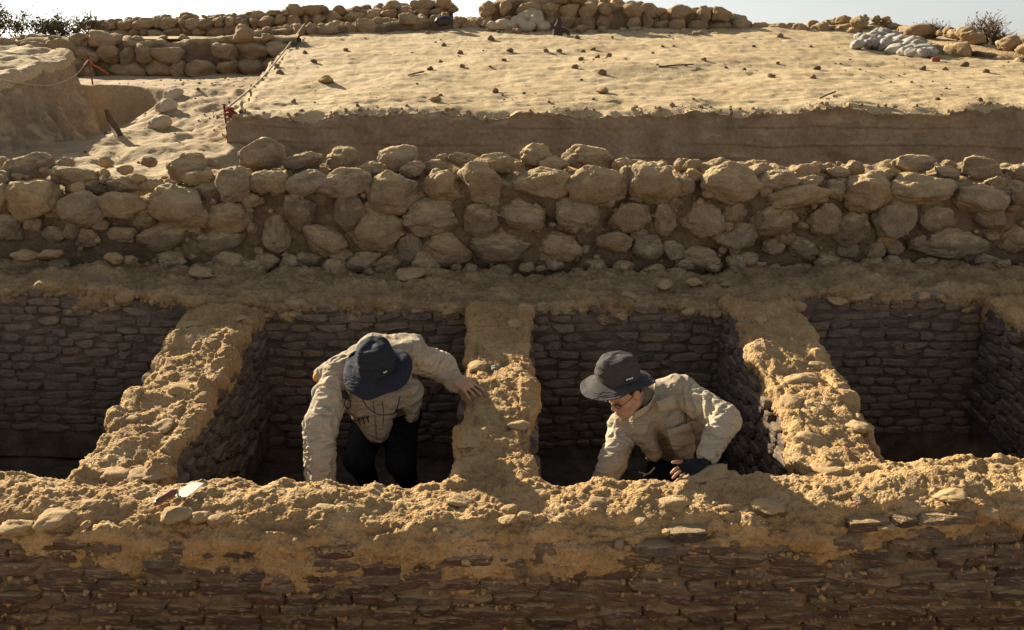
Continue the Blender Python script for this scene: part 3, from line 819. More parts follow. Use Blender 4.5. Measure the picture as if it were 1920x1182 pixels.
BL = [(47,317,93,50),(7,340,30,34),(145,335,90,36),(350,317,77,50),(488,292,84,58),(567,305,66,36),(645,299,66,40),(67,373,100,80),(3,372,36,50),(95,393,28,32),(152,393,90,66),(160,355,70,32),(233,388,80,52),(227,349,72,30),
      (340,388,98,76),(287,349,46,22),(377,334,62,32),(440,346,60,70),(492,343,50,42),(517,345,46,46),(475,376,42,28),(572,343,72,40),(648,344,90,46),(433,407,84,56),(557,398,58,60),(307,440,90,50),(365,430,30,22),(413,453,84,40),(517,437,56,58),
      (612,450,88,56),(20,430,64,50),(133,433,30,26),(163,447,40,34),(100,440,38,28),(230,440,54,30),(270,410,40,30),(185,420,36,24),
      (748,299,74,48),(697,321,46,30),(772,321,52,30),(816,312,44,26),(833,300,28,20),(742,361,90,68),(828,348,70,58),(902,345,78,70),(925,311,70,40),(873,301,62,26),(1005,294,66,42),(1103,296,86,40),(1039,310,52,28),(1015,345,102,58),(1120,348,108,66),
      (1168,314,44,28),(1174,335,32,42),(1226,340,84,76),(655,397,54,62),(1198,368,28,22),(806,409,104,58),(897,410,74,62),(982,404,86,58),(1077,402,86,58),(1181,405,72,56),(712,430,82,72),(843,466,82,56),(945,466,108,54),(1053,463,76,50),(1148,453,68,38),
      (1198,441,32,24),(770,466,44,50),(687,492,68,38),(1243,409,46,58),(1215,463,54,44),(1110,493,38,16),(580,490,50,30),(500,490,44,28),(640,480,40,30),
      (1300,311,34,24),(1305,331,40,24),(1373,345,98,66),(1419,325,60,30),(1434,355,24,30),(1459,338,70,34),(1497,366,110,42),(1510,324,48,26),(1541,318,30,20),(1520,343,52,24),(1568,355,38,36),(1601,316,35,24),(1571,326,42,22),(1625,359,80,64),(1713,308,78,32),
      (1727,355,122,58),(1842,318,84,44),(1902,324,42,26),(1835,371,104,58),(1906,365,44,42),(1865,343,38,22),(1382,443,84,50),(1449,412,94,54),(1544,412,60,52),(1598,428,70,62),(1676,412,76,66),(1754,410,66,44),(1791,455,120,52),(1317,410,80,54),(1850,407,56,42),
      (1896,450,54,44),(1503,465,68,46),(1375,399,44,34),(1585,470,42,32),(1640,468,36,34),(1676,463,38,30),(1314,485,72,38),(1400,487,52,30),(1262,470,44,34),(1450,462,40,30),(1720,455,36,30),(1850,490,50,24),(1560,495,44,22),(1280,350,40,30),(1660,330,40,22),(1775,325,44,24)]
rng = random.Random(31)
for (u, v, w, h) in BL:
    if v > 340: Y = 7.42
    else: Y = 7.42 + (340 - v) / 48.0 * 0.40
    if u < 420 and v < 360: Y += 0.12
    p = P(u, v, Y=Y); k = 1 / px(Y, p[2])
    dep = min(w, h) * 0.55 + 0.2 * max(w, h)
    q = Quaternion((0, 1, 0), rng.uniform(-0.25, 0.25)) @ Quaternion((0, 0, 1), rng.choice([0, math.pi]) + rng.uniform(-0.3, 0.3)) @ Quaternion((1, 0, 0), rng.choice([0, math.pi]))
    o = link('boulder', rng.choice(BOULDERS), None, bw, p, q, (w * k * 0.52, dep * k * 0.62, h * k * 0.52))
# the half-buried foot of the wall
rs = np.random.RandomState(78)
u = -30.0
while u < 1950:
    w = rs.uniform(26, 62); h = w * rs.uniform(.5, .8); v = rs.uniform(490, 514)
    p = P(u, v, Y=7.38); k = 1 / px(7.38, p[2])
    link('boulder', rng.choice(BOULDERS), None, bw, p, rand_quat(rng, .3), (w * k * .52, w * k * .4, h * k * .52))
    u += w * rs.uniform(.8, 1.5)
# small stones and chips between the boulders
rs = np.random.RandomState(77)
for i in range(280):
    u = rs.uniform(-20, 1940); v = rs.uniform(330, 505) if i % 3 else rs.uniform(300, 345)
    Y = 7.40 if v > 345 else 7.45 + (345 - v) / 45 * 0.4
    p = P(u, v, Y=Y); k = 1 / px(Y, p[2])
    w = 10 + 26 * rs.rand() ** 1.6; h = w * rs.uniform(0.4, 0.9)
    link('stone', CHIPS[i % 10] if i % 4 else MUDST[i % 8], None, bw, p, rand_quat(rng, 0.7), (w * k * 0.5, w * k * 0.4, h * k * 0.5))
pts, _ = top_points(bcore, 2000, 6, -0.6)
crumbs(bw, 'earth_crumbs', M['wall_earth'], pts, 0.006 + 0.022 * np.random.RandomState(3).rand(len(pts)) ** 3, 6)
adopt(bw)

# ---------------------------------------------------------------- far ruins
def far_wall(name, label, path, zb, zt, thick, size, seed, mat_core=None, loose=0.4, fall=0.0, proud=0.0, core=1.0):
    """path: list of (x, y); zb, zt: heights along it (same length)"""
    rg = random.Random(seed)
    path = np.array(path, dtype=float); zb = np.array(zb, dtype=float); zt = np.array(zt, dtype=float)
    seg = np.concatenate([[0], np.cumsum(np.linalg.norm(np.diff(path, axis=0), axis=1))])
    Lg = seg[-1]
    def at(s):
        return np.array([np.interp(s, seg, path[:, 0]), np.interp(s, seg, path[:, 1])]), np.interp(s, seg, zb), np.interp(s, seg, zt)
    mid = at(Lg / 2)
    w = thing(name, label, 'wall', (mid[0][0], mid[0][1], mid[1]))
    n = int(Lg / 0.05) + 2
    ss = np.linspace(0, Lg, n)
    prof = np.array([(-0.5, 0.0), (-0.5, 0.2), (-0.5, 0.4), (-0.5, 0.6), (-0.48, 0.8), (-0.4, 0.95), (-0.2, 1.0), (0.0, 1.02), (0.2, 1.0), (0.4, 0.95), (0.5, 0.7), (0.5, 0.35), (0.5, 0.0)])
    V = []
    for s in ss:
        c, b0, t0 = at(s); c2, _, _ = at(min(Lg, s + 0.05)); c1, _, _ = at(max(0, s - 0.05))
        tdir = nrm(np.array([*(c2 - c1), 0])); nd = np.array([-tdir[1], tdir[0]])
        if nd[1] < 0: nd = -nd
        for (a, hh) in prof:
            V.append([c[0] + nd[0] * a * thick, c[1] + nd[1] * a * thick, b0 - 0.1 + (b0 + (t0 - b0) * core - 0.06 - b0 + 0.1) * hh])
    V = np.array(V); m = len(prof)
    ctr = np.repeat(np.array([[*at(s)[0], (at(s)[1] + at(s)[2]) / 2] for s in ss]), m, axis=0)
    d = V - ctr; d /= np.linalg.norm(d, axis=1)[:, None] + 1e-6
    V = V + d * (0.06 * fbm(V * 1.6, 3) + 0.05 * fbm(V * 5, 3) - 0.03)[:, None]
    link('earth_core', raw_mesh('earth_core', V, grid_faces(n, m)), mat_core or M['wall_earth'], w)
    # faces of stone
    s = 0.0
    zrow = 0.0; row = 0
    hmax = float((zt - zb).max())
    while zrow < hmax:
        hh = size * rg.uniform(0.7, 0.95)
        s = -rg.uniform(0, size)
        while s < Lg:
            wd = size * rg.uniform(0.7, 1.6)
            sm = s + wd / 2
            if 0 < sm < Lg:
                c, b0, t0 = at(sm); c2, _, _ = at(min(Lg, sm + 0.1)); c1, _, _ = at(max(0, sm - 0.1))
                tdir = nrm(np.array([*(c2 - c1), 0])); nd = np.array([-tdir[1], tdir[0], 0])
                if nd[1] < 0: nd = -nd
                zc = b0 + zrow + hh / 2
                if zc + hh * 0.35 < t0 + rg.uniform(-0.1, 0.06) and rg.random() > 0.08:
                    pos = np.array([c[0], c[1], zc + rg.uniform(-0.02, 0.02)]) - nd * (thick * 0.5 + proud + rg.uniform(-0.05, 0.06))
                    q = frame_quat(tdir, nd, (0, 0, 1)) @ Quaternion((0, 1, 0), rg.uniform(-0.2, 0.2)) @ Quaternion((0, 0, 1), rg.uniform(-0.25, 0.25) + rg.choice([0, math.pi]))
                    link('stone', rg.choice(FARST), None, w, pos, q, (wd * 0.53, size * 0.5, hh * 0.56))
            s += wd
        zrow += hh * 0.95; row += 1
    s = 0.0
    while s < Lg:                                    # rubble along the crest
        wd = size * rg.choice([0.3, 0.4, 0.5, 0.6, 0.8, 1.0]) * rg.uniform(0.9, 1.2)
        c, b0, t0 = at(s)
        if rg.random() < loose + 0.1:
            link('stone', rg.choice(FARST), None, w, (c[0] + rg.uniform(-.1, .1), c[1] + rg.uniform(-.45, .3) * thick, t0 - 0.05 - wd * rg.uniform(0.05, 0.22)), rand_quat(rg, 0.4), (wd * 0.6, wd * 0.45, wd * 0.34))
        s += wd * 0.7
    if fall:
        for i in range(int(fall)):
            c, b0, t0 = at(rg.uniform(0, Lg)); wd = size * rg.uniform(0.35, 0.8)
            dy = rg.uniform(0.3, 0.9)
            link('stone', rg.choice(FARST), None, w, (c[0], c[1] - thick * 0.5 - dy, b0 + wd * 0.15 - dy * 0.1), rand_quat(rg, 0.5), (wd * 0.5, wd * 0.45, wd * 0.38))
    adopt(w)
    return w

def ground_z(u, v, Y): return P(u, v, Y=Y)[2]
def fx(u, Y, v=60): return P(u, v, Y=Y)[0]

far_wall('terrace_wall', 'coursed stone terrace wall at the back of the left hand trench', [(fx(160, 16.0), 16.0), (fx(560, 16.2), 16.2)], [1.72, 1.80], [P(160, 66, Y=16)[2], P(560, 60, Y=16.2)[2]], 0.6, 0.31, 41, loose=0.3)
far_wall('terrace_wall', 'low tumbled stone wall below the green scrub at far left', [(fx(-140, 15.6), 15.6), (fx(170, 16.0), 16.0)], [1.8, 1.8], [P(0, 72, Y=15.6)[2], P(165, 62, Y=16)[2]], 0.8, 0.29, 42, loose=0.8)
far_wall('ruined_wall', 'long rubble wall on the skyline above the taut rope', [(fx(190, 20.0), 20.0), (fx(300, 20.0), 20.0), (fx(480, 19.8), 19.8), (fx(700, 19.6), 19.6), (fx(846, 19.5), 19.5)],
         [2.40, 2.42, 2.44, 2.55, 2.62], [P(190, 36, Y=20)[2], P(300, 30, Y=20)[2], P(480, 22, Y=19.8)[2], P(700, 8, Y=19.6)[2], P(846, 4, Y=19.5)[2]], 0.7, 0.25, 43, loose=0.9)
far_wall('ruined_wall', 'lower stone wall in front of the skyline rubble wall, upper left', [(fx(480, 18.1), 18.1), (fx(640, 18.2), 18.2), (fx(840, 18.9), 18.9)], [2.36, 2.44, 2.55],
         [P(480, 50, Y=18.1)[2], P(640, 40, Y=18.2)[2], P(840, 25, Y=18.9)[2]], 0.7, 0.26, 44, loose=0.8)
far_wall('ruined_wall', 'distant low rubble wall seen in the gap left of the ruined tower', [(fx(830, 24), 24), (fx(940, 24), 24)], [2.45, 2.45], [P(830, 30, Y=24)[2], P(940, 34, Y=24)[2]], 0.6, 0.3, 45)
far_wall('ruined_tower', 'ruined stone tower stump above the centre of the sand slope', [(fx(925, 19.3), 19.3), (fx(960, 19.2), 19.2), (fx(1060, 19.2), 19.2), (fx(1150, 19.2), 19.2), (fx(1195, 19.5), 19.5)],
         [2.55, 2.55, 2.55, 2.55, 2.55], [P(925, 8, Y=19.3)[2], P(960, -14, Y=19.2)[2], P(1060, -10, Y=19.2)[2], P(1150, -2, Y=19.2)[2], P(1195, 4, Y=19.5)[2]], 1.2, 0.26, 46, loose=0.8, fall=22)
far_wall('ruined_wall', 'short broken stone pier right of the ruined tower', [(fx(1238, 19.3), 19.3), (fx(1300, 19.2), 19.2), (fx(1385, 19.3), 19.3)], [2.5, 2.5, 2.48],
         [P(1238, 16, Y=19.3)[2], P(1300, 10, Y=19.2)[2], P(1385, 22, Y=19.3)[2]], 1.0, 0.28, 47, loose=0.8, fall=14)
far_wall('ruined_wall', 'low eroded rubble bank between the broken pier and the sandbag heap', [(fx(1190, 19.6), 19.6), (fx(1390, 19.4), 19.4), (fx(1480, 19), 19.0), (fx(1600, 18.6), 18.6), (fx(1650, 18.2), 18.2), (fx(1700, 17.8), 17.8)],
         [2.45, 2.45, 2.42, 2.35, 2.3, 2.25], [P(1190, 42, Y=19.6)[2], P(1390, 42, Y=19.4)[2], P(1480, 42, Y=19)[2], P(1600, 30, Y=18.6)[2], P(1640, 28, Y=18.2)[2], P(1700, 52, Y=17.8)[2]], 0.9, 0.28, 48, loose=0.9, proud=0.06, core=0.85)
far_wall('ruined_wall', 'curving wall of big rounded boulders under the dry shrub, upper right', [(fx(1690, 17.4), 17.4), (fx(1760, 16.2), 16.2), (fx(1830, 15.2), 15.2), (fx(1900, 14.6), 14.6), (fx(1990, 14.2), 14.2)],
         [2.14, 2.06, 1.98, 1.93, 1.90], [P(1690, 52, Y=17.4)[2], P(1760, 53, Y=16.2)[2], P(1830, 58, Y=15.2)[2], P(1900, 76, Y=14.6)[2], P(1990, 90, Y=14.2)[2]], 0.9, 0.38, 49, loose=0.9, fall=12, proud=0.12, core=0.75)
# ---------------------------------------------------------------- people: signed-distance modelling, one surface per body or garment
def rcone(a, b, ra, rb, wr=0.0, wf=26.0, wl=11.0, seed=0.0):
    """tapered limb from a to b; wr adds cloth wrinkles that run round the limb"""
    a = np.array(a, float); b = np.array(b, float); ab = b - a; L2 = ab @ ab
    c = (a + b) / 2; R = math.sqrt(L2) / 2 + max(ra, rb) + 0.03
    ax = ab / math.sqrt(L2)
    def f(p):
        t = np.clip((p - a) @ ab / L2, 0, 1)
        d = np.linalg.norm(p - a - t[:, None] * ab, axis=1) - (ra + (rb - ra) * t)
        if wr:
            al = (p - a) @ ax
            q = ax[None] * (al * wf)[:, None] + (p - a - al[:, None] * ax) * wl + seed
            q = q + np.sin(p[:, [1, 2, 0]] * 17 + seed) * 0.9
            near = np.nonzero(np.abs(d) < 0.035)[0]
            if len(near): d[near] -= wr * (0.55 - np.abs(noise(q[near])) * 2.4)
        return d
    return f, c, R

def ell(c, r, Rm=None):
    c = np.array(c, float); r = np.array(r, float)
    Rm = np.eye(3) if Rm is None else Rm            # columns are the local axes
    def f(p):
        q = ((p - c) @ Rm) / r
        k = np.linalg.norm(q, axis=1)
        k2 = np.linalg.norm(q / r, axis=1)
        return k * (k - 1) / np.maximum(k2, 1e-6)
    return f, c, float(r.max()) + 0.03

def rbox(c, h, rad, Rm):
    c = np.array(c, float); h = np.array(h, float)
    def f(p):
        q = np.abs((p - c) @ Rm) - h
        return np.linalg.norm(np.maximum(q, 0), axis=1) + np.minimum(q.max(1), 0) - rad
    return f, c, float(np.linalg.norm(h)) + rad + 0.03

CAP = 0.06
def eval_sdf(ops, p):
    d = np.full(len(p), CAP)
    for op, (f, c, R), k in ops:
        idx = np.nonzero(((p - c) ** 2).sum(1) < (R + 0.05) ** 2)[0]
        if len(idx) == 0: continue
        e = f(p[idx]); cur = d[idx]
        if op == 'u':
            h = np.clip(0.5 + 0.5 * (cur - e) / k, 0, 1)
            d[idx] = cur + (e - cur) * h - k * h * (1 - h)
        else:
            e = -e
            h = np.clip(0.5 - 0.5 * (cur - e) / k, 0, 1)
            d[idx] = cur + (e - cur) * h + k * h * (1 - h)
    return d

def sdf_mesh(name, ops, h, post=None):
    lo = np.min([c - R for o, (f, c, R), k in ops if o == 'u'], axis=0) - 2 * h
    hi = np.max([c + R for o, (f, c, R), k in ops if o == 'u'], axis=0) + 2 * h
    B = 8
    nb = np.ceil((hi - lo) / (h * B)).astype(int)
    n = nb * B + 1
    bi = np.stack(np.meshgrid(*[np.arange(k) for k in nb], indexing='ij'), -1).reshape(-1, 3)
    cen = lo + (bi + 0.5) * B * h
    cd_ = eval_sdf(ops, cen)
    keep = np.abs(cd_) < B * h * 1.05
    D = np.ones(n, dtype=np.float32)
    for b0, dv in zip(bi[~keep], cd_[~keep]):
        if dv < 0: D[b0[0] * B:b0[0] * B + B + 1, b0[1] * B:b0[1] * B + B + 1, b0[2] * B:b0[2] * B + B + 1] = -1
    loc = np.stack(np.meshgrid(*[np.arange(B + 1)] * 3, indexing='ij'), -1).reshape(-1, 3)
    kb = bi[keep] * B
    for s in range(0, len(kb), 400):
        ijk = (kb[s:s + 400, None, :] + loc[None]).reshape(-1, 3)
        d = eval_sdf(ops, lo + ijk * h)
        if post is not None: d = d + post(lo + ijk * h)
        D[ijk[:, 0], ijk[:, 1], ijk[:, 2]] = d
    # surface nets
    S = D < 0
    c8 = [S[i:n[0] - 1 + i, j:n[1] - 1 + j, k:n[2] - 1 + k] for i in (0, 1) for j in (0, 1) for k in (0, 1)]
    cnt = sum(c.astype(np.int8) for c in c8)
    cells = np.argwhere((cnt > 0) & (cnt < 8))
    idm = -np.ones(n - 1, dtype=np.int64)
    idm[cells[:, 0], cells[:, 1], cells[:, 2]] = np.arange(len(cells))
    acc = np.zeros((len(cells), 3)); num = np.zeros(len(cells))
    corners = [(0, 0, 0), (1, 0, 0), (0, 1, 0), (1, 1, 0), (0, 0, 1), (1, 0, 1), (0, 1, 1), (1, 1, 1)]
    vals = {c: D[cells[:, 0] + c[0], cells[:, 1] + c[1], cells[:, 2] + c[2]].astype(float) for c in corners}
    for a in corners:
        for ax in range(3):
            if a[ax] == 0:
                b = list(a); b[ax] = 1; b = tuple(b)
                va, vb = vals[a], vals[b]
                m = (va < 0) != (vb < 0)
                t = np.where(m, va / np.where(m, va - vb, 1), 0)
                pt = np.array(a, float)[None] + t[:, None] * np.eye(3)[ax][None]
                acc[m] += pt[m]; num[m] += 1
    V = lo + (cells + acc / num[:, None]) * h
    quads = []
    for ax in range(3):
        o1, o2 = [(1, 2), (2, 0), (0, 1)][ax]
        sl = [slice(1, n[0] - 1), slice(1, n[1] - 1), slice(1, n[2] - 1)]
        s0 = sl.copy(); s1 = sl.copy()
        s0[ax] = slice(0, n[ax] - 1); s1[ax] = slice(1, n[ax])
        A, Bq = S[tuple(s0)], S[tuple(s1)]
        e = np.argwhere(A != Bq)
        inside = A[e[:, 0], e[:, 1], e[:, 2]]
        off = np.array([1, 1, 1]); off[ax] = 0
        e = e + off
        def cid(d1, d2):
            c = e.copy(); c[:, o1] += d1; c[:, o2] += d2
            return idm[c[:, 0], c[:, 1], c[:, 2]]
        q = np.stack([cid(-1, -1), cid(0, -1), cid(0, 0), cid(-1, 0)], -1)
        q[~inside] = q[~inside][:, ::-1]
        quads.append(q)
    Q = np.concatenate(quads)
    Q = Q[(Q >= 0).all(1)]
    return raw_mesh(name, V, Q)

M['skin'] = simple('skin', (0.47, 0.265, 0.165), rough=0.55, spec=0.35, noise_amt=0.12, nscale=60)
M['lips'] = simple('lips', (0.42, 0.15, 0.11), rough=0.5, noise_amt=0.1)
M['hair'] = simple('hair', (0.012, 0.010, 0.009), rough=0.6, noise_amt=0.3)
M['shirt'] = simple('beige_cotton', (0.46, 0.38, 0.27), rough=0.9, spec=0.1, noise_amt=0.10, nscale=70, bump=0.2, crease=0.6)
M['vest'] = simple('khaki_vest', (0.38, 0.31, 0.215), rough=0.9, spec=0.1, noise_amt=0.10, nscale=60, bump=0.2, crease=0.5)
M['trousers'] = simple('dark_cloth', (0.014, 0.014, 0.016), rough=0.9, spec=0.1, noise_amt=0.3)
M['navy'] = simple('navy_hat_cloth', (0.024, 0.028, 0.037), rough=0.85, spec=0.15, noise_amt=0.2, nscale=90, bump=0.3, crease=0.35)
M['grey'] = simple('grey_hat_cloth', (0.058, 0.052, 0.05), rough=0.85, spec=0.15, noise_amt=0.2, nscale=90, bump=0.3, crease=0.35)
M['orange'] = simple('orange_lining', (0.62, 0.26, 0.03), rough=0.8, noise_amt=0.15)
M['black'] = simple('black_plastic', (0.008, 0.008, 0.009), rough=0.45, noise_amt=0.1)
M['glove'] = simple('black_glove', (0.010, 0.010, 0.011), rough=0.85, noise_amt=0.3)
M['white'] = simple('white_thread', (0.75, 0.74, 0.72), rough=0.8, noise_amt=0.1)
M['steel'] = simple('steel', (0.30, 0.30, 0.28), rough=0.5, metal=0.8, noise_amt=0.2, nscale=90)
M['lens'] = bpy.data.materials.new('spectacle_lens'); M['lens'].use_nodes = True
_b = M['lens'].node_tree.nodes['Principled BSDF']
_b.inputs['Transmission Weight'].default_value = 1.0; _b.inputs['Roughness'].default_value = 0.02; _b.inputs['IOR'].default_value = 1.05
_b.inputs['Base Color'].default_value = (0.85, 0.87, 0.88, 1)

def axes(fwd, up):
    f = nrm(fwd); u = np.array(up, float); u = nrm(u - (u @ f) * f)
    x = np.cross(f, u)
    return np.stack([x, f, u], 1)          # columns: right-hand side x, forward y, up z

def head_ops(c, R):
    g = lambda x, y, z: np.array(c) + R @ np.array([x, y, z])
    e = lambda p, r: ell(g(*p), r, R)
    o = [('u', e((0, -.012, .035), (.076, .097, .092)), .02), ('u', e((0, .022, -.03), (.066, .076, .085)), .03),
         ('u', e((0, .052, -.088), (.040, .038, .030)), .03), ('u', rcone(g(-.045, .0, -.07), g(-.02, .06, -.092), .026, .022), .03), ('u', rcone(g(.045, .0, -.07), g(.02, .06, -.092), .026, .022), .03),
         ('u', e((-.042, .060, -.030), (.026, .026, .026)), .02), ('u', e((.042, .060, -.030), (.026, .026, .026)), .02),
         ('u', rcone(g(0, .092, .012), g(0, .113, -.026), .009, .0125), .012), ('u', e((-.011, .100, -.032), (.010, .011, .008)), .008), ('u', e((.011, .100, -.032), (.010, .011, .008)), .008),
         ('u', rcone(g(-.05, .072, .026), g(.05, .072, .026), .014, .014), .016),
         ('s', e((-.033, .098, .006), (.017, .014, .009)), .010), ('s', e((.033, .098, .006), (.017, .014, .009)), .010),
         ('u', e((-.033, .076, .004), (.015, .013, .011)), .005), ('u', e((.033, .076, .004), (.015, .013, .011)), .005),
         ('u', e((0, .090, -.060), (.022, .010, .007)), .008), ('u', e((0, .088, -.070), (.019, .010, .007)), .006),
         ('u', e((-.078, -.005, -.008), (.011, .024, .032)), .008), ('u', e((.078, -.005, -.008), (.011, .024, .032)), .008)]
    return o

def hand_ops(wrist, fdir, back, thumb_side, curl, spread_=0.10, glove=False, scale=1.0):
    """palm, four bent fingers of unequal length and a thumb leaving the side of the palm"""
    f = nrm(fdir); b = np.array(back, float); b = nrm(b - (b @ f) * f)
    s = nrm(np.cross(f, b)) * thumb_side            # towards the thumb
    R = np.stack([s, f, b], 1)
    w = np.array(wrist, float); k = scale; inf = 0.003 if glove else 0.0
    o = [('u', rbox(w + f * .050 * k, (.030 * k, .036 * k, .004), .012 + inf, R), .012)]
    lens = [(.043, .026, .021), (.047, .030, .022), (.044, .028, .022), (.035, .021, .019)]
    for i, ls in enumerate(lens):
        off = (.031 - i * .0207) * k
        base = w + f * (.086 - .004 * abs(i - 1)) * k + s * off
        ang = curl[i] if hasattr(curl, '__len__') else curl
        dirv = nrm(f + s * (1.2 - i) * spread_)
        p = base; rad = .0090 - .0004 * i
        for j, l in enumerate(ls):
            a = ang * (0.55, 1.0, 0.7)[j]
            dirv = nrm(dirv * math.cos(a) - b * math.sin(a) * 1.0)
            q = p + dirv * l * k
            if not glove or j == 0:
                o.append(('u', rcone(p, q if not (glove and j == 0) else p + dirv * l * k * 0.95, (rad - .0008 * j) + inf, (rad - .0008 * (j + 1)) + inf), .005))
            bb = nrm(b - (b @ dirv) * dirv)
            p = q
    p = w + f * .028 * k + s * .030 * k - b * .004
    dirv = nrm(f * .72 + s * .62 - b * .25)
    for j, (l, r) in enumerate([(.042, .0125), (.032, .0105), (.024, .009)]):
        q = p + dirv * l * k
        if not glove or j == 0:
            o.append(('u', rcone(p, q, r + inf, r - .001 + inf), .006))
        dirv = nrm(dirv + f * .22 - b * .12); p = q
    return o

def torso_ops(J, i=0.0, wr=0.0, low=1.0):
    N_, Pv, LS, RS = J['N'], J['P'], J['LS'], J['RS']
    sx = nrm(LS - RS); C1 = N_ + (Pv - N_) * .30; C2 = N_ + (Pv - N_) * .68
    o = [('u', rcone(RS, LS, .066 + i, .066 + i, wr, 22, 9), .05), ('u', rcone(N_ + (Pv - N_) * .05, C1, .085 + i, .11 + i), .05)]
    for sg in (1, -1):
        o.append(('u', rcone(C1 + sx * .085 * sg, C2 + sx * .07 * sg, .103 + i, .095 + i, wr, 24, 12, 3.0 * sg), .06))
        o.append(('u', rcone(C2 + sx * .065 * sg, C2 + (Pv - C2) * low + sx * .08 * sg, .098 + i, .108 + i, wr, 24, 12, 5.0 * sg), .06))
    return o

def garment(name, ops, h, mat, parent, post=None):
    o = link(name, sdf_mesh(name, ops, h, post), mat, parent)
    o.matrix_parent_inverse = parent.matrix_basis.inverted()
    return o

def keep(o, parent):
    o.parent = parent
    o.matrix_parent_inverse = parent.matrix_basis.inverted()
    return o

def hat(parent, c, R, mat, seed, brim=.088, droop=.42, wave=.018, crown_h=.115, rt=.083, rb=.100, dome=.45, lifts=()):
    """soft bucket hat: crown, seam and wavy stitched brim as one cloth surface"""
    n = 160; prof = []
    for q in np.linspace(1, 0, 30) ** 0.8:
        a = q * math.pi / 2
        prof.append((max(.001, rb * max(0.0, math.cos(a)) ** dome), crown_h * math.sin(a) ** .92, 0))
    for t in np.linspace(0.05, 1, 18): prof.append((rb + brim * t, -brim * t * droop * (0.75 + 0.25 * t), t))
    prof = np.array(prof); th = np.arange(n) * 2 * math.pi / n
    r, z, t = prof[:, 0][:, None], prof[:, 1][:, None], prof[:, 2][:, None]
    thr = th[None, :] + 0 * r
    X = r * np.cos(thr); Y = r * np.sin(thr) * 1.10; Z = z + 0 * thr
    q = np.stack([np.cos(thr) * 1.1 + seed, np.sin(thr) * 1.1, t + 0 * thr], -1)
    wv = noise(q * 1.5)
    Z = Z + t ** 1.3 * wave * (2.2 * wv + np.sin(2 * thr + seed))
    for a0, amp, wid in lifts:
        dth = (thr - math.radians(a0) + math.pi) % (2 * math.pi) - math.pi
        Z = Z + t ** 1.1 * amp * np.exp(-(dth / wid) ** 2)
    crown = (1 - (t > 0)) * np.clip(1 - z / crown_h * 0.2, 0, 1)
    folds = noise(np.stack([np.cos(thr) * 1.4 + seed, np.sin(thr) * 1.4, Z * 42], -1))
    k = 1 + crown * 0.11 * folds * sstep(0.01, 0.05, crown_h - z) * sstep(0, .02, z)
    X = X * k; Y = Y * k
    Z = Z + 0.008 * crown * noise(np.stack([X * 22 + seed, Y * 22, 0 * X], -1))
    stitch = 0.0012 * np.sin(t * 2 * math.pi * 7) * (t > 0)
    V = np.stack([X, Y, Z + stitch], -1).reshape(-1, 3)
    V = np.array(c) + V @ R.T
    me = raw_mesh('hat', V, grid_faces(len(prof), n, wrap=True))
    o = link('hat', me, mat, parent)
    o.matrix_parent_inverse = parent.matrix_basis.inverted()
    sm = o.modifiers.new('thickness', 'SOLIDIFY'); sm.thickness = .003; sm.offset = 1
    return o

def strip(name, pts, width_dir, w, mat, parent, thick=.0025, sub=1):
    """a thin cloth or webbing strip along points"""
    pts = np.array(pts, float); wd = np.array(width_dir, float)
    if wd.ndim == 1: wd = np.tile(wd, (len(pts), 1))
    k = np.linspace(-.5, .5, 5)
    V = (pts[:, None, :] + wd[:, None, :] * (k * w)[None, :, None]).reshape(-1, 3)
    o = link(name, raw_mesh(name, V, grid_faces(len(pts), 5)), mat, parent)
    o.matrix_parent_inverse = parent.matrix_basis.inverted()
    m = o.modifiers.new('thickness', 'SOLIDIFY'); m.thickness = thick; m.offset = 0
    return o

def smooth_path(pts, n=24):
    pts = np.array(pts, float); m = len(pts)
    t = np.linspace(0, m - 1, n); out = []
    for x in t:
        i = min(int(x), m - 2); f = x - i
        p0, p1, p2, p3 = pts[max(i - 1, 0)], pts[i], pts[i + 1], pts[min(i + 2, m - 1)]
        out.append(0.5 * ((2 * p1) + (-p0 + p2) * f + (2 * p0 - 5 * p1 + 4 * p2 - p3) * f * f + (-p0 + 3 * p1 - 3 * p2 + p3) * f ** 3))
    return np.array(out)

def tube_part(name, pts, r, mat, parent, n=24, sides=6):
    o = link(name, tube_mesh(name, smooth_path(pts, n), r, sides), mat, parent)
    o.matrix_parent_inverse = parent.matrix_basis.inverted()
    return o

def body_ops(J, arms, legs):
    o = torso_ops(J, -.012)
    for (a, b, c) in arms:
        o += [('u', rcone(a, b, .048, .040), .03), ('u', rcone(b, c, .040, .027), .02)]
    for (hp, kn, an) in legs:
        o += [('u', rcone(hp, kn, .082, .055), .04), ('u', rcone(kn, an, .052, .036), .03), ('u', rcone(an, an + np.array([0, -.17, -.03]), .036, .028), .02)]
    return o

# ---- the person in the navy hat, bent forward in the second chamber
J = dict(N=P(706, 668, Y=5.44), P=P(724, 770, Y=5.86), LS=P(772, 668, Y=5.46), RS=P(640, 700, Y=5.36))
RE, RW = P(600, 800, Y=5.10), P(600, 905, Y=4.92)
LE, LW = P(828, 688, Y=5.56), P(856, 722, Y=5.46)
HR = axes((0.02, -.90, -.43), (-.06, -.42, .90))
HC = P(706, 682, Y=5.20)                         # centre of the hat's brim plane
head_c = HC - HR[:, 2] * .035 - HR[:, 1] * .005
hipL, hipR = J['P'] + np.array([.09, 0, -.02]), J['P'] + np.array([-.09, 0, -.02])
kL, kR = P(752, 868, Y=5.42), P(672, 862, Y=5.36)
aL, aR = kL + np.array([.0, .35, -.28]), kR + np.array([.0, .35, -.28])
ops = body_ops(J, [(J['RS'], RE, RW), (J['LS'], LE, LW)], [(hipL, kL, aL), (hipR, kR, aR)])
ops += [('u', rcone(J['N'], head_c - HR[:, 2] * .03, .058, .056), .03)] + head_ops(head_c, HR)
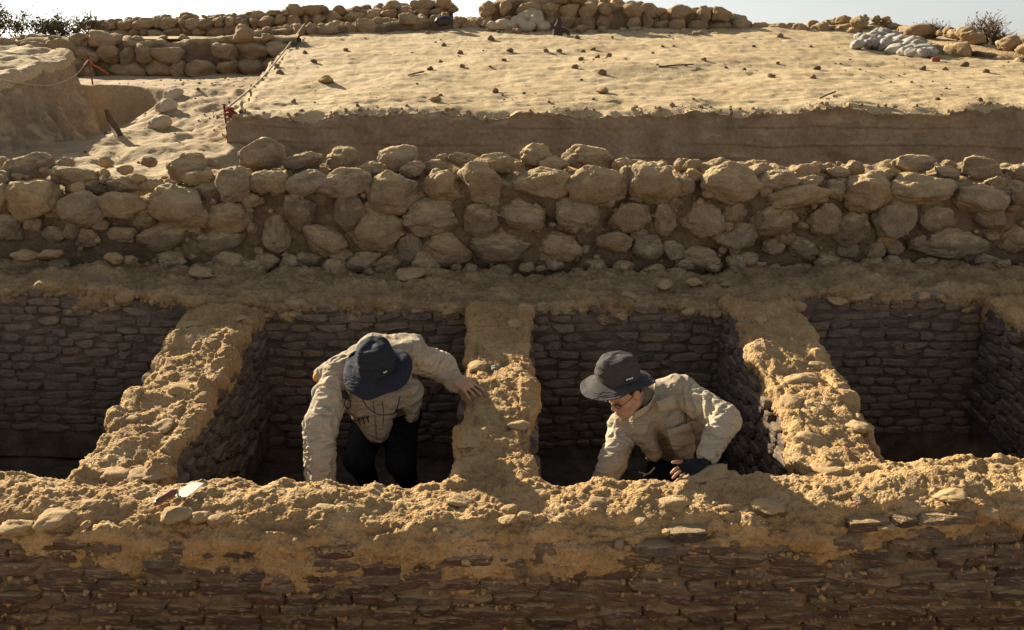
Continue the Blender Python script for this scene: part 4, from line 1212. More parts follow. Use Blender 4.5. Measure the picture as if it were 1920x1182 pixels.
fd = P(902, 752, Y=5.33) - P(858, 724, Y=5.46); fd[2] = -.03
hw_ = P(862, 727, Y=5.42)
ops += hand_ops(hw_ + np.array([-.012, -.035, .062]), fd + np.array([0, 0, -.02]), (0.10, -.50, .85), -1, .22, .13, scale=1.15)
ops += hand_ops(RW, RW - RE, (0, -.9, .2), 1, .5)
pa = link('person', sdf_mesh('person', ops, .0056), M['skin'])
tag(pa, 'person in navy bucket hat and beige vest bent forward, one hand on the cross wall', 'person')
W = .015
ops = torso_ops(J, .012, W * .5) + [('u', rcone(J['RS'], RE, .088, .088, W, 24), .04), ('u', rcone(RE, RW, .088, .078, W * 1.1, 26), .03),
     ('u', rcone(J['LS'], LE, .090, .082, W, 24, seed=4), .04), ('u', rcone(LE, LE + (LW - LE) * .96, .080, .052, W * .8, 24, seed=8), .03)]
garment('shirt', ops, .0072, M['shirt'], pa)
# vest: torso shell hanging open, over the shoulders
fr = np.array([0, -1.0, -.15])
C1 = J['N'] + (J['P'] - J['N']) * .3
ops = torso_ops(J, .034, .010, .95) + [
     ('u', rcone(P(672, 752, Y=5.34), P(700, 806, Y=5.36), .085, .055, .012, 20, 16), .06), ('u', rcone(P(722, 750, Y=5.36), P(712, 812, Y=5.38), .09, .045, .012, 20, 16), .07),
     ('u', rcone(P(770, 735, Y=5.42), P(772, 782, Y=5.46), .075, .035, .012, 20, 16), .06),
     ('u', rcone(P(700, 650, Y=5.56), P(775, 644, Y=5.56), .065, .06, .008, 24), .06), ('u', rcone(P(700, 650, Y=5.56), P(604, 703, Y=5.40), .062, .048, .008, 24), .05),
     ('u', rcone(P(640, 715, Y=5.36), P(598, 738, Y=5.28), .075, .045, .008, 24), .04),
     ('s', ell(P(571, 712, Y=5.36), (.045, .07, .036)), .006), ('s', ell(P(571, 745, Y=5.26), (.040, .06, .028)), .006)]
garment('vest', ops, .0072, M['vest'], pa)
garment('trousers', [('u', rcone(hipL, kL, .115, .085, .006), .05), ('u', rcone(hipR, kR, .115, .085, .006), .05), ('u', rcone(kL, aL, .08, .06, .006), .03), ('u', rcone(kR, aR, .08, .06, .006), .03),
                     ('u', rcone(hipL, hipR, .125, .125), .05)], .009, M['trousers'], pa)
ha = hat(pa, HC, HR, M['navy'], 2.7, brim=.084, droop=.58, wave=.012, crown_h=.140, rt=.090, rb=.108, dome=.36, lifts=((60, -.012, .5), (200, .010, .5)))
# orange lining showing inside the vest's shoulder openings
for (u, v, y, r) in ((594, 707, 5.385, .026), (592, 742, 5.29, .020)):
    garment('lining', [('u', ell(P(u, v, Y=y), (r * .8, r * 1.5, r * 1.1)), .01)], .004, M['orange'], pa)
# the chin cord, its toggle, the clip and the pocket stitching
tube_part('hat_cord', [P(676, 742, Y=5.13), P(690, 765, Y=5.14), P(712, 778, Y=5.16), P(735, 776, Y=5.16), P(744, 768, Y=5.16), P(750, 742, Y=5.14)], .0028, M['black'], pa)
o = link('toggle', BOULDERS[0].copy(), None, pa, P(744, 770, Y=5.155), None, (.009, .009, .011)); o.data.materials.clear(); o.data.materials.append(M['black']); o.matrix_parent_inverse = pa.matrix_basis.inverted()
tube_part('hat_cord', [P(716, 752, Y=5.17), P(719, 772, Y=5.19), P(718, 800, Y=5.22)], .0022, M['black'], pa)
cl = [P(641, 733, Y=5.20), P(650, 747, Y=5.18)]
strip('clip', smooth_path(cl, 6), nrm(P(10, 0, Y=5) - P(0, 4, Y=5)), .036, M['black'], pa, .012)
ring = [P(648 + 6 * math.cos(a) + 4, 757 + 9 * math.sin(a), Y=5.165) for a in np.linspace(0, 6.0, 14)]
tube_part('clip', ring, .0036, M['black'], pa)
for i in range(4):
    u0 = 664 + i * 8
    strip('pocket_mark', smooth_path([P(u0 - 2, 790 - i * 2.2, Y=5.245), P(u0 + 4, 788 - i * 2.2, Y=5.245)], 4), nrm(P(0, 10, Y=5.2) - P(0, 0, Y=5.2)), .010, M['black'], pa, .004)
    if i: strip('pocket_mark', smooth_path([P(u0 + 1, 789 - i * 2.2, Y=5.244), P(u0 + 3, 799 - i * 2.2, Y=5.240)], 4), nrm(P(10, 0, Y=5.2) - P(0, 0, Y=5.2)), .008, M['black'], pa, .004)
mk = HC + HR @ np.array([-.052, .098, .020])

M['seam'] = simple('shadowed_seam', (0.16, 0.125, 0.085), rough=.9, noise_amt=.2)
tube_part('seam', [P(700, 752, Y=5.225), P(704, 790, Y=5.255), P(706, 826, Y=5.30)], .003, M['seam'], pa)
# ---- the person in spectacles, kneeling in the third chamber and leaning on the front wall
J = dict(N=P(1212, 752, Y=5.06), P=P(1290, 815, Y=5.46), LS=P(1276, 738, Y=5.10), RS=P(1172, 800, Y=5.06))
LE, LW = P(1358, 788, Y=4.86), P(1322, 864, Y=4.60)
RE, RW = P(1150, 862, Y=4.90), P(1124, 925, Y=4.80)
FR = axes((-.66, -.60, -.46), (-.30, -.18, .93))
HC = P(1158, 707, Y=4.95)
head_c = P(1172, 735, Y=4.97)
hipL, hipR = J['P'] + np.array([.10, 0, -.03]), J['P'] + np.array([-.08, .05, -.03])
kL, kR = J['P'] + np.array([.06, -.30, -.42]), J['P'] + np.array([-.22, -.18, -.42])
aL, aR = kL + np.array([.02, .38, -.10]), kR + np.array([.04, .38, -.10])
ops = body_ops(J, [(J['RS'], RE, RW), (J['LS'], LE, LW)], [(hipL, kL, aL), (hipR, kR, aR)])
ops += [('u', rcone(J['N'] + np.array([0, 0, -.02]), head_c - FR[:, 2] * .045 - FR[:, 1] * .02, .060, .056), .03)] + head_ops(head_c, FR)
hw_ = P(1316, 872, Y=4.56)
tgt = P(1268, 884, Y=4.44)
fd = tgt - hw_
ops += hand_ops(hw_, fd, (0.0, -.45, .9), 1, (.52, .55, .55, .5), .05, scale=1.05)
ops += hand_ops(RW, RW - RE, (-.2, -.9, .2), 1, .5)
pb = link('person', sdf_mesh('person', ops, .0052), M['skin'])
tag(pb, 'person in grey bucket hat and spectacles leaning a gloved hand on the front wall', 'person')
garment('glove', hand_ops(hw_, fd, (0.0, -.45, .9), 1, (.52, .55, .55, .5), .05, glove=True, scale=1.05) + [('u', rcone(hw_ - nrm(fd) * .03, hw_ + nrm(fd) * .02, .030, .032), .01)], .004, M['glove'], pb)
ops = torso_ops(J, .010, W * .5) + [('u', rcone(J['RS'], RE, .078, .072, W * .8, 24), .04), ('u', rcone(RE, RW, .072, .062, W * .8, 24), .03),
     ('u', rcone(J['LS'], LE, .088, .078, W, 24, seed=4), .04), ('u', rcone(LE, LE + (LW - LE) * .93, .080, .052, W * .9, 24, seed=8), .03)]
garment('shirt', ops, .0066, M['shirt'], pb)
ops = torso_ops(J, .030, .010, .9) + [('u', rcone(P(1200, 800, Y=4.98), P(1225, 850, Y=5.0), .06, .045, .010, 20, 16), .05), ('u', rcone(P(1262, 790, Y=5.0), P(1285, 845, Y=5.02), .07, .055, .010, 20, 16), .05),
      ('u', rcone(J['LS'] + np.array([-.02, .0, .01]), J['LS'] + np.array([-.09, .02, -.02]), .088, .085, .006, 24), .04)]
garment('vest', ops, .0066, M['vest'], pb)
# vest pocket, its flap, the shirt collar and button placket
def patch(name, us, vs, Ys, mat, parent, thick=.006):
    """a cloth panel through the four picked corners"""
    c = [P(u, v, Y=y) for u, v, y in zip(us, vs, Ys)]
    n = 12; V = []
    for i in np.linspace(0, 1, n):
        for j in np.linspace(0, 1, n):
            p = (1 - i) * ((1 - j) * c[0] + j * c[1]) + i * ((1 - j) * c[3] + j * c[2])
            bul = .010 * math.sin(math.pi * i) * math.sin(math.pi * j)
            V.append(p + np.array([0, -bul, bul * .4]))
    V = np.array(V); V += .003 * noise(V * 40)[:, None]
    o = link(name, raw_mesh(name, V, grid_faces(n, n)), mat, parent)
    o.matrix_parent_inverse = parent.matrix_basis.inverted()
    m = o.modifiers.new('thickness', 'SOLIDIFY'); m.thickness = thick; m.offset = 0
    return o
patch('pocket', (1252, 1296, 1304, 1262), (812, 800, 828, 846), (4.905, 4.93, 4.925, 4.90), M['vest'], pb, .012)
patch('pocket_flap', (1230, 1264, 1268, 1236), (752, 740, 764, 774), (4.93, 4.945, 4.925, 4.915), M['vest'], pb, .008)
patch('pocket_flap', (1250, 1294, 1298, 1254), (806, 794, 806, 818), (4.895, 4.92, 4.912, 4.888), M['vest'], pb, .008)
ring = smooth_path([P(1226, 728, Y=5.05), P(1226, 745, Y=4.97), P(1216, 764, Y=4.93), P(1198, 776, Y=4.92), P(1186, 782, Y=4.93)], 18)
strip('collar', ring, np.array([nrm(np.array([.10, -.15, .95]))] * 18) + np.linspace(0, .5, 18)[:, None] * np.array([0.5, -.2, 0]), .055, M['shirt'], pb, .006)
tube_part('undershirt_neckline', smooth_path([P(1222, 748, Y=4.985), P(1210, 763, Y=4.955), P(1190, 766, Y=4.95)], 10), .006, M['black'], pb)
garment('trousers', [('u', rcone(hipL, kL, .115, .085, .006), .05), ('u', rcone(hipR, kR, .115, .085, .006), .05), ('u', rcone(kL, aL, .08, .06, .006), .03), ('u', rcone(kR, aR, .08, .06, .006), .03),
                     ('u', rcone(hipL, hipR, .12, .12), .05)], .009, M['trousers'], pb)
HR2 = axes(FR[:, 1] + np.array([0, 0, .36]), (-.12, -.12, .98))
hb = hat(pb, HC, HR2, M['grey'], 6.1, brim=.076, droop=.55, wave=.010, crown_h=.125, rt=.094, rb=.112, dome=.48, lifts=((165, .050, .55), (112, -.004, .4), (225, -.012, .4), (48, -.016, .5)))
# embroidered mark on the crown
def on_head(x, y, z, c=HC, R=HR2): return np.array(c) + R @ np.array([x, y, z])
# spectacles
gl = lambda x, y, z: head_c + FR @ np.array([x, y, z])
for sg in (-1, 1):
    rim = [gl(sg * .034 + .021 * math.cos(a), .108, -.002 + .017 * math.sin(a)) for a in np.linspace(0, 2 * math.pi, 22)]
    s_ = link('spectacles', tube_mesh('spectacles', np.array(rim), .0016, 6), M['black'], pb); s_.matrix_parent_inverse = pb.matrix_basis.inverted()
    n = 20
    Vl = [gl(sg * .034, .109, -.002)] + [gl(sg * .034 + .020 * math.cos(a), .108, -.002 + .016 * math.sin(a)) for a in np.linspace(0, 2 * math.pi, n, endpoint=False)]
    Fl = np.array([[0, 1 + i, 1 + (i + 1) % n] for i in range(n)])
    l_ = link('lens', raw_mesh('lens', np.array(Vl), Fl), M['lens'], s_); l_.matrix_parent_inverse = pb.matrix_basis.inverted()
    t_ = tube_part('temple', [gl(sg * .055, .107, .0), gl(sg * .076, .05, .004), gl(sg * .082, -.01, .006)], .0016, M['black'], pb, 12)
tube_part('bridge', [gl(-.013, .109, .0), gl(0, .113, .004), gl(.013, .109, .0)], .0016, M['black'], pb, 8)
o = link('lips', sdf_mesh('lips', [('u', ell(gl(0, .0905, -.060), (.020, .0105, .0055), FR), .004), ('u', ell(gl(0, .0885, -.0695), (.017, .0105, .0062), FR), .004)], .002), M['lips'], pb); o.matrix_parent_inverse = pb.matrix_basis.inverted()
hr = [('u', ell(head_c + FR @ np.array([0, -.022, .03]), (.084, .098, .095), FR), .01), ('s', ell(head_c + FR @ np.array([0, .09, -.03]), (.10, .085, .11), FR), .01), ('s', ell(head_c + FR @ np.array([0, .0, -.12]), (.12, .14, .10), FR), .01)]
garment('hair', hr, .005, M['hair'], pb)
def hat_mark(parent, c, R, ang0, ang1, z, r, n, mat):
    """a short line of tiny embroidered letters on the crown"""
    for i in range(n):
        a = ang0 + (ang1 - ang0) * (i + .5) / n
        p = np.array(c) + R @ np.array([r * math.cos(a), r * 1.10 * math.sin(a), z])
        tdir = R @ nrm(np.array([-math.sin(a), math.cos(a), 0])); up = R[:, 2]
        hh = .0042 if i % 3 else .0055
        strip('embroidery', np.array([p - tdir * .0022, p, p + tdir * .0022]), up, hh * 1.6, mat, parent, .003)
hat_mark(pb, HC, HR2, 2.72, 3.05, .028, .1165, 7, M['white'])
HCa = P(706, 682, Y=5.20)
hat_mark(pa, HCa, HR, 2.05, 2.22, .030, .1125, 4, M['white'])
# ---------------------------------------------------------------- small things
def plat_point(u, v, zf=z_plat, y0=9.9, y1=25.0):
    Ys = np.linspace(y0, y1, 700)
    pts = np.array([P(u, v, Y=y) for y in Ys])
    g = pts[:, 2] - zf(pts[:, 0], pts[:, 1])
    i = np.nonzero(g < 0)[0]
    return pts[i[0]] if len(i) else pts[-1]

def front_top(u, v, off=0.0):
    p = P(u, v, Z=0.0)
    for _ in range(4): p = P(u, v, Z=float(z_front(p[0])) + off)
    return p

# trowel on the near wall
M['wood'] = simple('red_brown_wood', (0.16, 0.055, 0.03), rough=0.35, spec=0.5, noise_amt=0.3, nscale=60)
a0, a1 = front_top(291, 944, .052), front_top(328, 922, .058)
b0, b1 = front_top(337, 933, .028), front_top(370, 906, .036)
tr = thing('trowel', 'pointing trowel with red brown wooden handle lying on the front wall', 'trowel', (a0 + b1) / 2)
ax = nrm(a1 - a0)
t = np.linspace(0, 1, 18)
prof = np.interp(t, [0, .04, .12, .45, .8, .93, 1], [.006, .014, .0185, .0170, .0190, .0155, .012])
tube = link('handle', tube_mesh('handle', a0 + (a1 - a0) * t[:, None], prof, 14), M['wood'], tr)
link('ferrule', tube_mesh('ferrule', np.array([a1 - ax * .004, a1 + ax * .004, a1 + ax * .010]), [.0125, .0125, .011], 14), M['steel'], tr)
link('tang', tube_mesh('tang', smooth_path([a1, a1 + ax * .018 + np.array([0, 0, -.006]), a1 + ax * .016 + np.array([0, 0, -.026]), b0 + nrm(b1 - b0) * .006 + np.array([0, 0, .002])], 14), .0042, 8), M['steel'], tr)
bd = nrm(b1 - b0); L_ = np.linalg.norm(b1 - b0); sd2 = nrm(np.cross(bd, (0, 0, 1)))
out = [(-.012, 0.0), (-.030, .03), (-.037, .24), (-.034, 1.0), (.034, 1.02), (.037, .30), (.030, .05), (.012, 0.0)]
V = [b0 + sd2 * x + bd * y * L_ for x, y in out]
me = bpy.data.meshes.new('blade'); me.from_pydata([p.tolist() for p in V], [], [list(range(len(V)))]); me.update()
bl = link('blade', me, M['steel'], tr); m_ = bl.modifiers.new('thickness', 'SOLIDIFY'); m_.thickness = .003
adopt(tr)

def lone(name, label, cat, mesh, p, size, rng, tilt=.3, group=None):
    o = link(name, mesh, None, None, p, rand_quat(rng, tilt), size)
    return tag(o, label, cat, group)

rng = random.Random(91)
SL = variants('slab_mesh', lambda sd, n: (stone_data(sd, n, planes=14)), 4, MUDST[0].materials[0], 620, n=14)
GR = variants('grey_stone_mesh', stone_data, 2, material('grey_stone', [(0.13, 0.125, 0.115), (0.20, 0.19, 0.17), (0.27, 0.25, 0.22)], scale=22, bump=0.7, bscale=90, bdist=0.006, dust=(0.36, 0.29, 0.2), dust_amt=0.4), 640, n=12, planes=12)
def cross_top(u, v):
    p = P(u, v, Z=.2)
    for _ in range(6): p = P(u, v, Z=float(np.interp(p[1], [4.3, 4.55, 6.6], [.025, .055, .375])) + .02)
    return p
lone('stone', 'small angular grey stone on the cross wall above the pressing hand', 'stone', GR[0], cross_top(930, 694), (.042, .036, .026), rng)
lone('potsherd', 'flat pale sherd on the cross wall right of the fingertips', 'sherd', SL[0], cross_top(940, 727), (.055, .045, .014), rng, .15)
lone('potsherd', 'second flat pale sherd, lower and nearer the camera on the cross wall', 'sherd', SL[1], cross_top(930, 752), (.056, .040, .018), rng, .15)
sl = front_top(1322, 893, .012)
tag(link('stone_slab', SL[2], None, None, sl, Quaternion((0, 0, 1), .25) @ Quaternion((0, 1, 0), -.12), (.15, .085, .030)), 'flat dusty slab under the black fingerless glove', 'stone')
p = front_top(1205, 893, .02)
tw = thing('twig', 'thin dry twig sticking up on the front wall by the grey hat person', 'twig', p)
M['twig'] = simple('dry_twig', (0.13, 0.085, 0.05), rough=0.9, noise_amt=0.3)
for pts in ([p, P(1218, 887, Y=p[1]), P(1228, 877, Y=p[1])], [P(1198, 885, Y=p[1]), P(1212, 889, Y=p[1]), P(1222, 886, Y=p[1])]):
    link('stem', tube_mesh('stem', smooth_path(pts, 8), .003, 5), M['twig'], tw)
adopt(tw)

# pegs and string lines
M['red'] = simple('red_tape', (0.22, 0.035, 0.032), rough=0.6, noise_amt=0.25, nscale=30)
M['rope'] = simple('pale_rope', (0.40, 0.33, 0.22), rough=0.9, noise_amt=0.25, nscale=80)
pk = plat_point(428, 214); pk[2] = float(z_plat(np.array([pk[0]]), np.array([pk[1] + .1]))[0])
peg = thing('marker_peg', 'red peg wrapped in red cloth at the corner of the sand plateau', 'peg', pk)
link('stake', tube_mesh('stake', np.array([pk + [-.03, 0, -.12], pk + [-.035, 0, .06]]), .012, 8), M['red'], peg)
link('stake_head', tube_mesh('stake_head', np.array([pk + [-.035, 0, .06], pk + [-.035, 0, .075]]), .022, 10), M['red'], peg)
for i, (dx, dz, s) in enumerate(((.03, .02, .042), (.045, -.015, .04), (.015, -.03, .036))):
    v_, f_ = stone_data(700 + i, 7, 1.6); me = raw_mesh('cloth', v_, f_); link('cloth', me, M['red'], peg, pk + [dx, -.02, dz], None, (s, s * .7, s * .55))
adopt(peg)
for o in peg.children:
    if o.name.startswith('cloth'): o.matrix_parent_inverse = peg.matrix_basis.inverted()
pe = P(572, 44, Y=18.2)
tag(link('rope', tube_mesh('rope', smooth_path([pk + [0, 0, .04], (pk * .75 + pe * .25) + [0, 0, -.05], (pk + pe) / 2 + [0, 0, -.06], pe], 40), .012, 6), M['rope']), 'taut pale rope running from the red peg up the plateau edge', 'rope')
q0 = P(166, 112, Y=12.4)
lp = [P(-10, 148, Y=10.0), P(40, 157, Y=10.6), P(95, 160, Y=11.2), P(140, 142, Y=11.9), q0]
tag(link('string', tube_mesh('string', smooth_path(lp, 30), .007, 5), M['rope']), 'slack string looped along the face of the earth bank at far left', 'string')
pg = thing('marker_peg', 'thin peg with orange tape at the end of the earth bank, far left', 'peg', q0)
M['otape'] = simple('orange_tape', (0.5, 0.12, 0.03), rough=0.6)
link('stake', tube_mesh('stake', np.array([q0 + [0, .05, -.3], q0 + [0, 0, .06]]), .010, 6), M['wood'], pg)
link('tape', tube_mesh('tape', smooth_path([q0, q0 + [.05, -.02, -.06], q0 + [.12, 0, -.10], q0 + [.22, 0, -.17]], 10), .012, 5), M['otape'], pg)
adopt(pg)
wd = P(215, 268, Y=10.2)
wz = float(z_trench(np.array([wd[0]]), np.array([wd[1]]))[0])
bx_ = thing('timber_stub', 'dark broken timber leaning at the foot of the earth bank', 'timber', (wd[0], wd[1], wz))
link('plank', tube_mesh('plank', np.array([[wd[0] + .08, wd[1] - .05, wz - .02], [wd[0] - .02, wd[1], wz + .14], [wd[0] - .06, wd[1] + .02, wz + .24]]), [.045, .035, .02], 5), M['twig'], bx_)
adopt(bx_)

# sandbags
ORD = ['first', 'second', 'third', 'fourth', 'fifth', 'sixth', 'seventh', 'eighth', 'ninth', 'tenth', 'eleventh', 'twelfth', 'thirteenth', 'fourteenth', 'fifteenth', 'sixteenth']
def bag_data(seed, n=14):
    rs = np.random.RandomState(seed)
    V, Fq = cube_sphere(n)
    L = (np.abs(V) ** np.array([3.6, 3.0, 2.4])).sum(1) ** (1 / 3.0)
    V = V / L[:, None]
    V[:, 2] *= 1 - .45 * np.abs(V[:, 0]) ** 3
    V[:, 1] *= 1 + .12 * np.abs(V[:, 0]) ** 2
    q = V * 1.4 + seed
    V = V * (1 + .13 * fbm(q, 2) + .05 * fbm(q * 3.2, 2, ridge=True))[:, None]
    V[:, 2] += .18 * noise(np.stack([V[:, 0] * 1.2 + seed, V[:, 1], V[:, 2] * 0], -1))
    return V, Fq
M['bag_pale'] = material('pale_bag', [(0.25, 0.235, 0.21), (0.33, 0.31, 0.28), (0.41, 0.39, 0.35)], scale=5, bump=0.4, bscale=60, local=True, dust=(0.5, 0.42, 0.29), dust_amt=0.4)
M['bag_tan'] = material('tan_bag', [(0.42, 0.33, 0.21), (0.50, 0.41, 0.28), (0.57, 0.48, 0.34)], scale=5, bump=0.4, bscale=60, local=True)
M['bag_dark'] = simple('black_bag', (0.035, 0.032, 0.03), rough=0.45, spec=0.4, noise_amt=0.2)
BP = variants('pale_bag_mesh', bag_data, 6, M['bag_pale'], 720)
BT = variants('tan_bag_mesh', bag_data, 5, M['bag_tan'], 740)
rng = random.Random(17)
heap = [(1608, 84), (1628, 82), (1645, 82), (1662, 86), (1680, 92), (1698, 96), (1712, 100), (1728, 101), (1742, 98), (1620, 76), (1636, 74), (1652, 76), (1668, 80), (1685, 84), (1700, 88), (1716, 92), (1732, 92),
        (1640, 68), (1655, 68), (1670, 72), (1686, 75), (1702, 80), (1718, 84), (1662, 65), (1648, 62), (1615, 72), (1695, 76), (1678, 66), (1708, 85), (1725, 86)]
def heap_row(u, v):
    e = v - .12 * (u - 1610)
    return 'bottom row' if e > 79 else 'second row up' if e > 71 else 'third row up' if e > 63 else 'top row'
for i, (u, v) in enumerate(heap):
    row = sorted(q for q in heap if heap_row(*q) == heap_row(u, v))
    lab = 'pale grey sandbag, %s from left in the %s of the heap' % (ORD[row.index((u, v))], heap_row(u, v))
    Y = 16.2 - (v - 62) * .035 - max(0, u - 1650) * .004
    p = P(u, v, Y=Y)
    zg = float(z_plat(np.array([p[0]]), np.array([p[1]]))[0])
    p[2] = max(p[2], zg + .05)
    tag(link('sandbag', BP[i % 6], None, None, p, rand_quat(rng, .7), (.125 * rng.uniform(.8, 1.2), .085 * rng.uniform(.8, 1.2), .065)), lab, 'sandbag', 'heap of pale grey sandbags')
tw_ = [(944, 46, 12), (925, 49, 10), (975, 42, 13), (990, 50, 12), (1003, 40, 14), (1000, 28, 13), (960, 48, 10), (1018, 50, 11), (985, 33, 12)]
for i, (u, v, s) in enumerate(tw_):
    p = P(u, v, Y=18.4 - (v - 30) * .01)
    tag(link('sandbag', BT[i % 5], None, None, p, rand_quat(rng, .3), (s * .0125, s * .0095, s * .0075)), 'tan sandbag at the foot of the ruined tower, %s from left' % ORD[sorted(tw_).index((u, v, s))], 'sandbag', 'tan sandbags at the ruined tower')
p = P(833, 40, Y=18.0)
tag(link('refuse_sack', variants('sack_mesh', bag_data, 1, M['bag_dark'], 760)[0], None, None, p, Quaternion((0, 0, 1), .2), (.15, .12, .085)), 'shiny black sack at the end of the upper left stone wall', 'sack')
for i, (u, v, s, lab) in enumerate(((326, 186, .115, 'pale sandbag highest on the trampled ramp in the left trench'), (312, 208, .12, 'pale sandbag half way down the ramp in the left trench'), (300, 240, .13, 'pale sandbag lowest on the ramp in the left trench'))):
    p = plat_point(u, v, z_trench, 8.0, 16.0); p[2] += .05
    tag(link('sandbag', BT[i], None, None, p, Quaternion((0, 0, 1), .7 + .2 * i) @ Quaternion((0, 1, 0), -.25), (s, s * .62, .07)), lab, 'sandbag')

# clods and stones on the sand plateau
big = {(612, 156): 'low brown clod near the left edge of the sand plateau', (1129, 174): 'pale crumbling clod close to the rim of the plateau section', (1754, 115): 'red brown brick fragment below the sandbag heap',
       (816, 190): 'broad flat clod on the rim of the plateau section', (1463, 70): 'dark stone below the broken pier on the plateau'}
cl = [(648,96,14),(801,64,12),(720,64,10),(934,62,10),(956,97,16),(863,101,14),(826,118,12),(867,126,14),(919,126,8),(945,115,12),(1024,98,14),(1049,98,14),(1093,99,12),(1112,95,14),(1120,109,14),(1142,107,14),(1090,113,14),(1078,129,16),
      (1129,140,22),(1090,151,8),(929,174,18),(816,190,30),(1148,72,8),(1082,73,14),(921,76,18),(1029,193,8),(782,159,7),(806,132,16),(832,88,14),(1263,88,8),(1224,101,8),(1129,174,34),(612,156,40),(572,101,12),(519,126,14),(551,193,12),(589,118,16),
      (525,140,20),(1463,70,16),(1414,89,10),(1520,89,8),(1320,113,12),(1361,129,10),(1532,131,16),(1458,121,10),(1446,146,18),(1754,115,17),(1730,132,16),(1808,125,20),(1771,132,16),(1849,137,16),(1774,168,8),(1524,147,16),(1757,188,12),(1838,190,14),(1300,188,8)]
BRK = variants('fragment_mesh', brick_data, 1, simple('brick_fragment', (0.30, 0.09, 0.05), rough=.9, noise_amt=.3, nscale=20), 780)[0]
def band(v):
    return ('just below the ruins' if v < 80 else 'high on the plateau' if v < 104 else 'across the upper middle of the plateau' if v < 122 else
            'across the lower middle of the plateau' if v < 150 else 'low on the plateau near its rim')
for (u, v, w) in cl:
    p = plat_point(u, v); k = 1 / px(p[1], p[2])
    p[2] = float(z_plat(np.array([p[0]]), np.array([p[1]]))[0]) + w * k * .12
    lab = big.get((u, v))
    h = .22 if w > 25 else .36
    me = BRK if (u, v) == (1754, 115) else (MUDST[2] if w > 25 else rng.choice(CLODS))
    o = link('clod' if me is not BRK else 'brick_fragment', me, None, None, p, rand_quat(rng, .4), (w * k * .42, w * k * .36, w * k * h * .8))
    if lab: tag(o, lab, 'brick' if me is BRK else 'clod')
    else:
        row = sorted(q for q in cl if band(q[1]) == band(v) and (q[0], q[1]) not in big)
        tag(o, 'dark clod, %s from left of those %s' % (ORD[row.index((u, v, w))], band(v)), 'clod', 'clods scattered over the sand plateau')
rs = np.random.RandomState(5)
n = 900
pu = np.stack([rs.uniform(-3.4, 9, n), 10.1 + 9 * rs.rand(n) ** 1.3], -1)
ok = pu[:, 0] > xl(pu[:, 1]) + .1
dens = noise(np.stack([pu[:, 0] * .5, pu[:, 1] * .5, pu[:, 0] * 0 + 9], -1))
pu = pu[ok & (dens > .05)]
pts = np.stack([pu[:, 0], pu[:, 1], z_plat(pu[:, 0], pu[:, 1])], -1)
g = crumbs(None, 'gravel', M['clod'], pts, .006 + .022 * rs.rand(len(pts)) ** 4, 12)
n = 420
pu = np.stack([rs.uniform(-3.0, 6.5, n), rs.rand(n) ** 2 * .25], -1)
pts = np.stack([pu[:, 0], yf(pu[:, 0]) + pu[:, 1] - .02, z_plat(pu[:, 0], yf(pu[:, 0]) + pu[:, 1] + .01)], -1)
g2 = crumbs(None, 'rubble', M['section'], pts, .006 + .026 * rs.rand(n) ** 4, 13)
n = 220
pu = np.stack([rs.uniform(-5.2, -2.9, n), rs.uniform(8.2, 15.5, n)], -1)
pts = np.stack([pu[:, 0], pu[:, 1], z_trench(pu[:, 0], pu[:, 1])], -1)
crumbs(None, 'gravel', M['clod'], pts, .006 + .018 * rs.rand(n) ** 3, 14)

# a dead stump and the sticks near the top of the plateau
p = plat_point(1045, 66)
st = thing('stump', 'small dark dead stump with a crooked side root high on the plateau', 'stump', p)
M['bark'] = simple('dark_bark', (0.06, 0.045, 0.035), rough=.95, noise_amt=.4, nscale=30)
link('trunk', tube_mesh('trunk', smooth_path([p + [0, 0, -.05], p + [.0, 0, .10], p + [.03, 0, .2], p + [.02, 0, .27]], 10), np.linspace(.09, .03, 10), 8), M['bark'], st)
link('root', tube_mesh('root', smooth_path([p + [.02, 0, .08], p + [.14, 0, .07], p + [.2, 0, -.02]], 10), np.linspace(.05, .02, 10), 7), M['bark'], st)
link('branch', tube_mesh('branch', smooth_path([p + [0, 0, .1], p + [-.08, 0, .13], p + [-.12, 0, .19]], 8), np.linspace(.04, .015, 8), 7), M['bark'], st)
adopt(st)
for (u0, v0, u1, v1, lab) in ((765, 143, 795, 138, 'thin crooked stick lying on the left part of the plateau'), (1538, 186, 1566, 176, 'forked stick at the rim of the plateau section, right of centre'), (1235, 127, 1300, 124, 'long straight stick lying across the middle of the plateau')):
    a, b = plat_point(u0, v0), plat_point(u1, v1); mm = (a + b) / 2 + [0, 0, .02]
    tag(link('stick', tube_mesh('stick', smooth_path([a + [0, 0, .01], mm, b + [0, 0, .02]], 10), .010, 5), M['twig']), lab, 'stick')

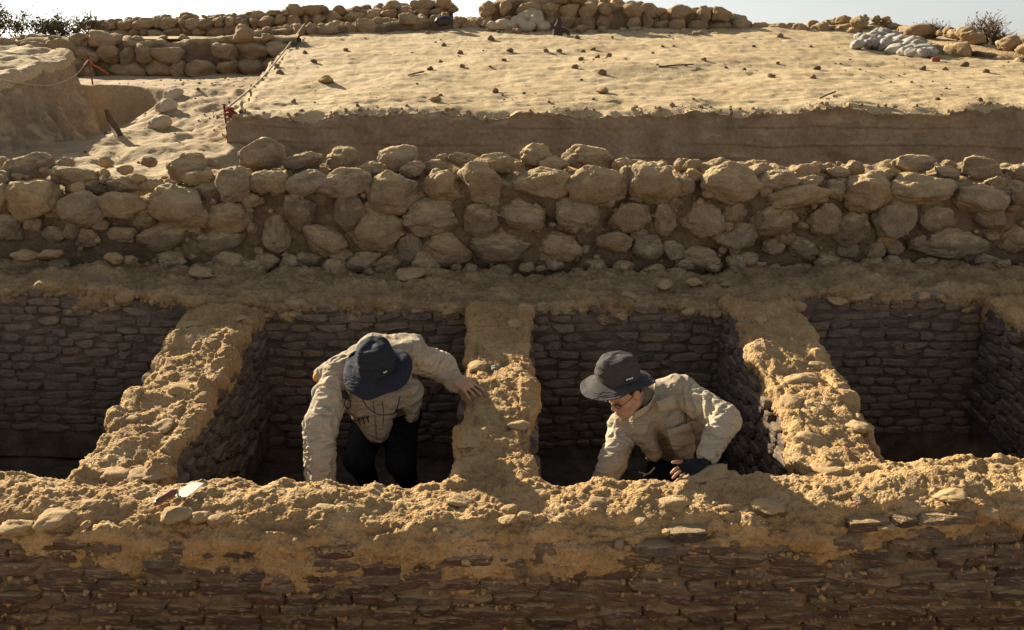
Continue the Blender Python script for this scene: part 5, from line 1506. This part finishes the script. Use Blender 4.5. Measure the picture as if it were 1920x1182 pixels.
# scrub on the skyline
def bush(label, u0, u1, v, Y, h, leaves, seed, mat, twig_only=False):
    rs = np.random.RandomState(seed)
    a, b = P(u0, v, Y=Y), P(u1, v, Y=Y)
    c = (a + b) / 2; w = (b - a)[0]
    t = thing('scrub_bush' if not twig_only else 'dry_shrub', label, 'shrub', c)
    parts = []; tips = []
    n = 26 if not twig_only else 34
    for i in range(n):
        base = c + [rs.uniform(-.3, .3) * w, rs.uniform(-.2, .2), -.12]
        end = base + np.array([rs.normal(0, .28) * w * .6, rs.normal(0, .15), h * rs.uniform(.45, 1.05)])
        mid = (base + end) / 2 + rs.normal(0, .05, 3)
        path = smooth_path([base, mid, end], 9)
        m = tube_mesh('x', path, np.linspace(.012, .003, 9), 4)
        v_ = np.empty(len(m.vertices) * 3); m.vertices.foreach_get('co', v_)
        parts.append((v_.reshape(-1, 3)[:36], grid_faces(9, 4, wrap=True))); bpy.data.meshes.remove(m)
        tips.append(path[4:])
        for k in range(3 if not twig_only else 6):
            s0 = path[rs.randint(3, 8)]; e0 = s0 + np.array([rs.normal(0, .10), rs.normal(0, .08), rs.uniform(.02, .16)])
            pth = np.linspace(s0, e0, 4) + rs.normal(0, .008, (4, 3))
            m = tube_mesh('x', pth, np.linspace(.005, .002, 4), 4)
            v_ = np.empty(len(m.vertices) * 3); m.vertices.foreach_get('co', v_)
            parts.append((v_.reshape(-1, 3)[:16], grid_faces(4, 4, wrap=True))); bpy.data.meshes.remove(m)
            tips.append(pth[1:])
    v_, f_ = join_raw(parts)
    link('branches', raw_mesh('branches', v_, f_), M['twig'], t)
    tips = np.concatenate(tips)
    idx = rs.randint(0, len(tips), leaves)
    cen = tips[idx] + rs.normal(0, .035, (leaves, 3))
    d = rs.normal(size=(leaves, 3)); d /= np.linalg.norm(d, axis=1)[:, None]
    e = np.cross(d, rs.normal(size=(leaves, 3))); e /= np.linalg.norm(e, axis=1)[:, None]
    s = rs.uniform(.015, .035, leaves)[:, None]
    V = np.stack([cen - d * s, cen + e * s * .4, cen + d * s, cen - e * s * .4], 1).reshape(-1, 3)
    link('foliage', raw_mesh('foliage', V, np.arange(leaves * 4).reshape(-1, 4), False), mat, t)
    adopt(t)
M['scrub'] = simple('scrub_leaf', (0.10, 0.095, 0.04), rough=.8, noise_amt=.4, nscale=8)
M['dry'] = simple('dry_leaf', (0.30, 0.23, 0.12), rough=.9, noise_amt=.3, nscale=8)
bush('dense grey green scrub at the far left corner of the skyline', -60, 60, 62, 17.5, .55, 2600, 1, M['scrub'])
bush('grey green scrub bush left of the long skyline wall', 50, 165, 66, 17.2, .42, 2600, 2, M['scrub'])
bush('small tuft of scrub between the scrub bush and the skyline wall', 150, 200, 52, 18.5, .22, 500, 3, M['scrub'])
bush('leafless dry shrub standing over the boulders at upper right', 1815, 1880, 72, 15.8, .42, 380, 4, M['dry'], True)
bush('tiny dry tuft on the boulders left of the dry shrub', 1735, 1760, 54, 16.6, .10, 90, 5, M['dry'], True)
bush('low dry wisp right of the dry shrub', 1862, 1900, 78, 15.6, .16, 80, 6, M['dry'], True)
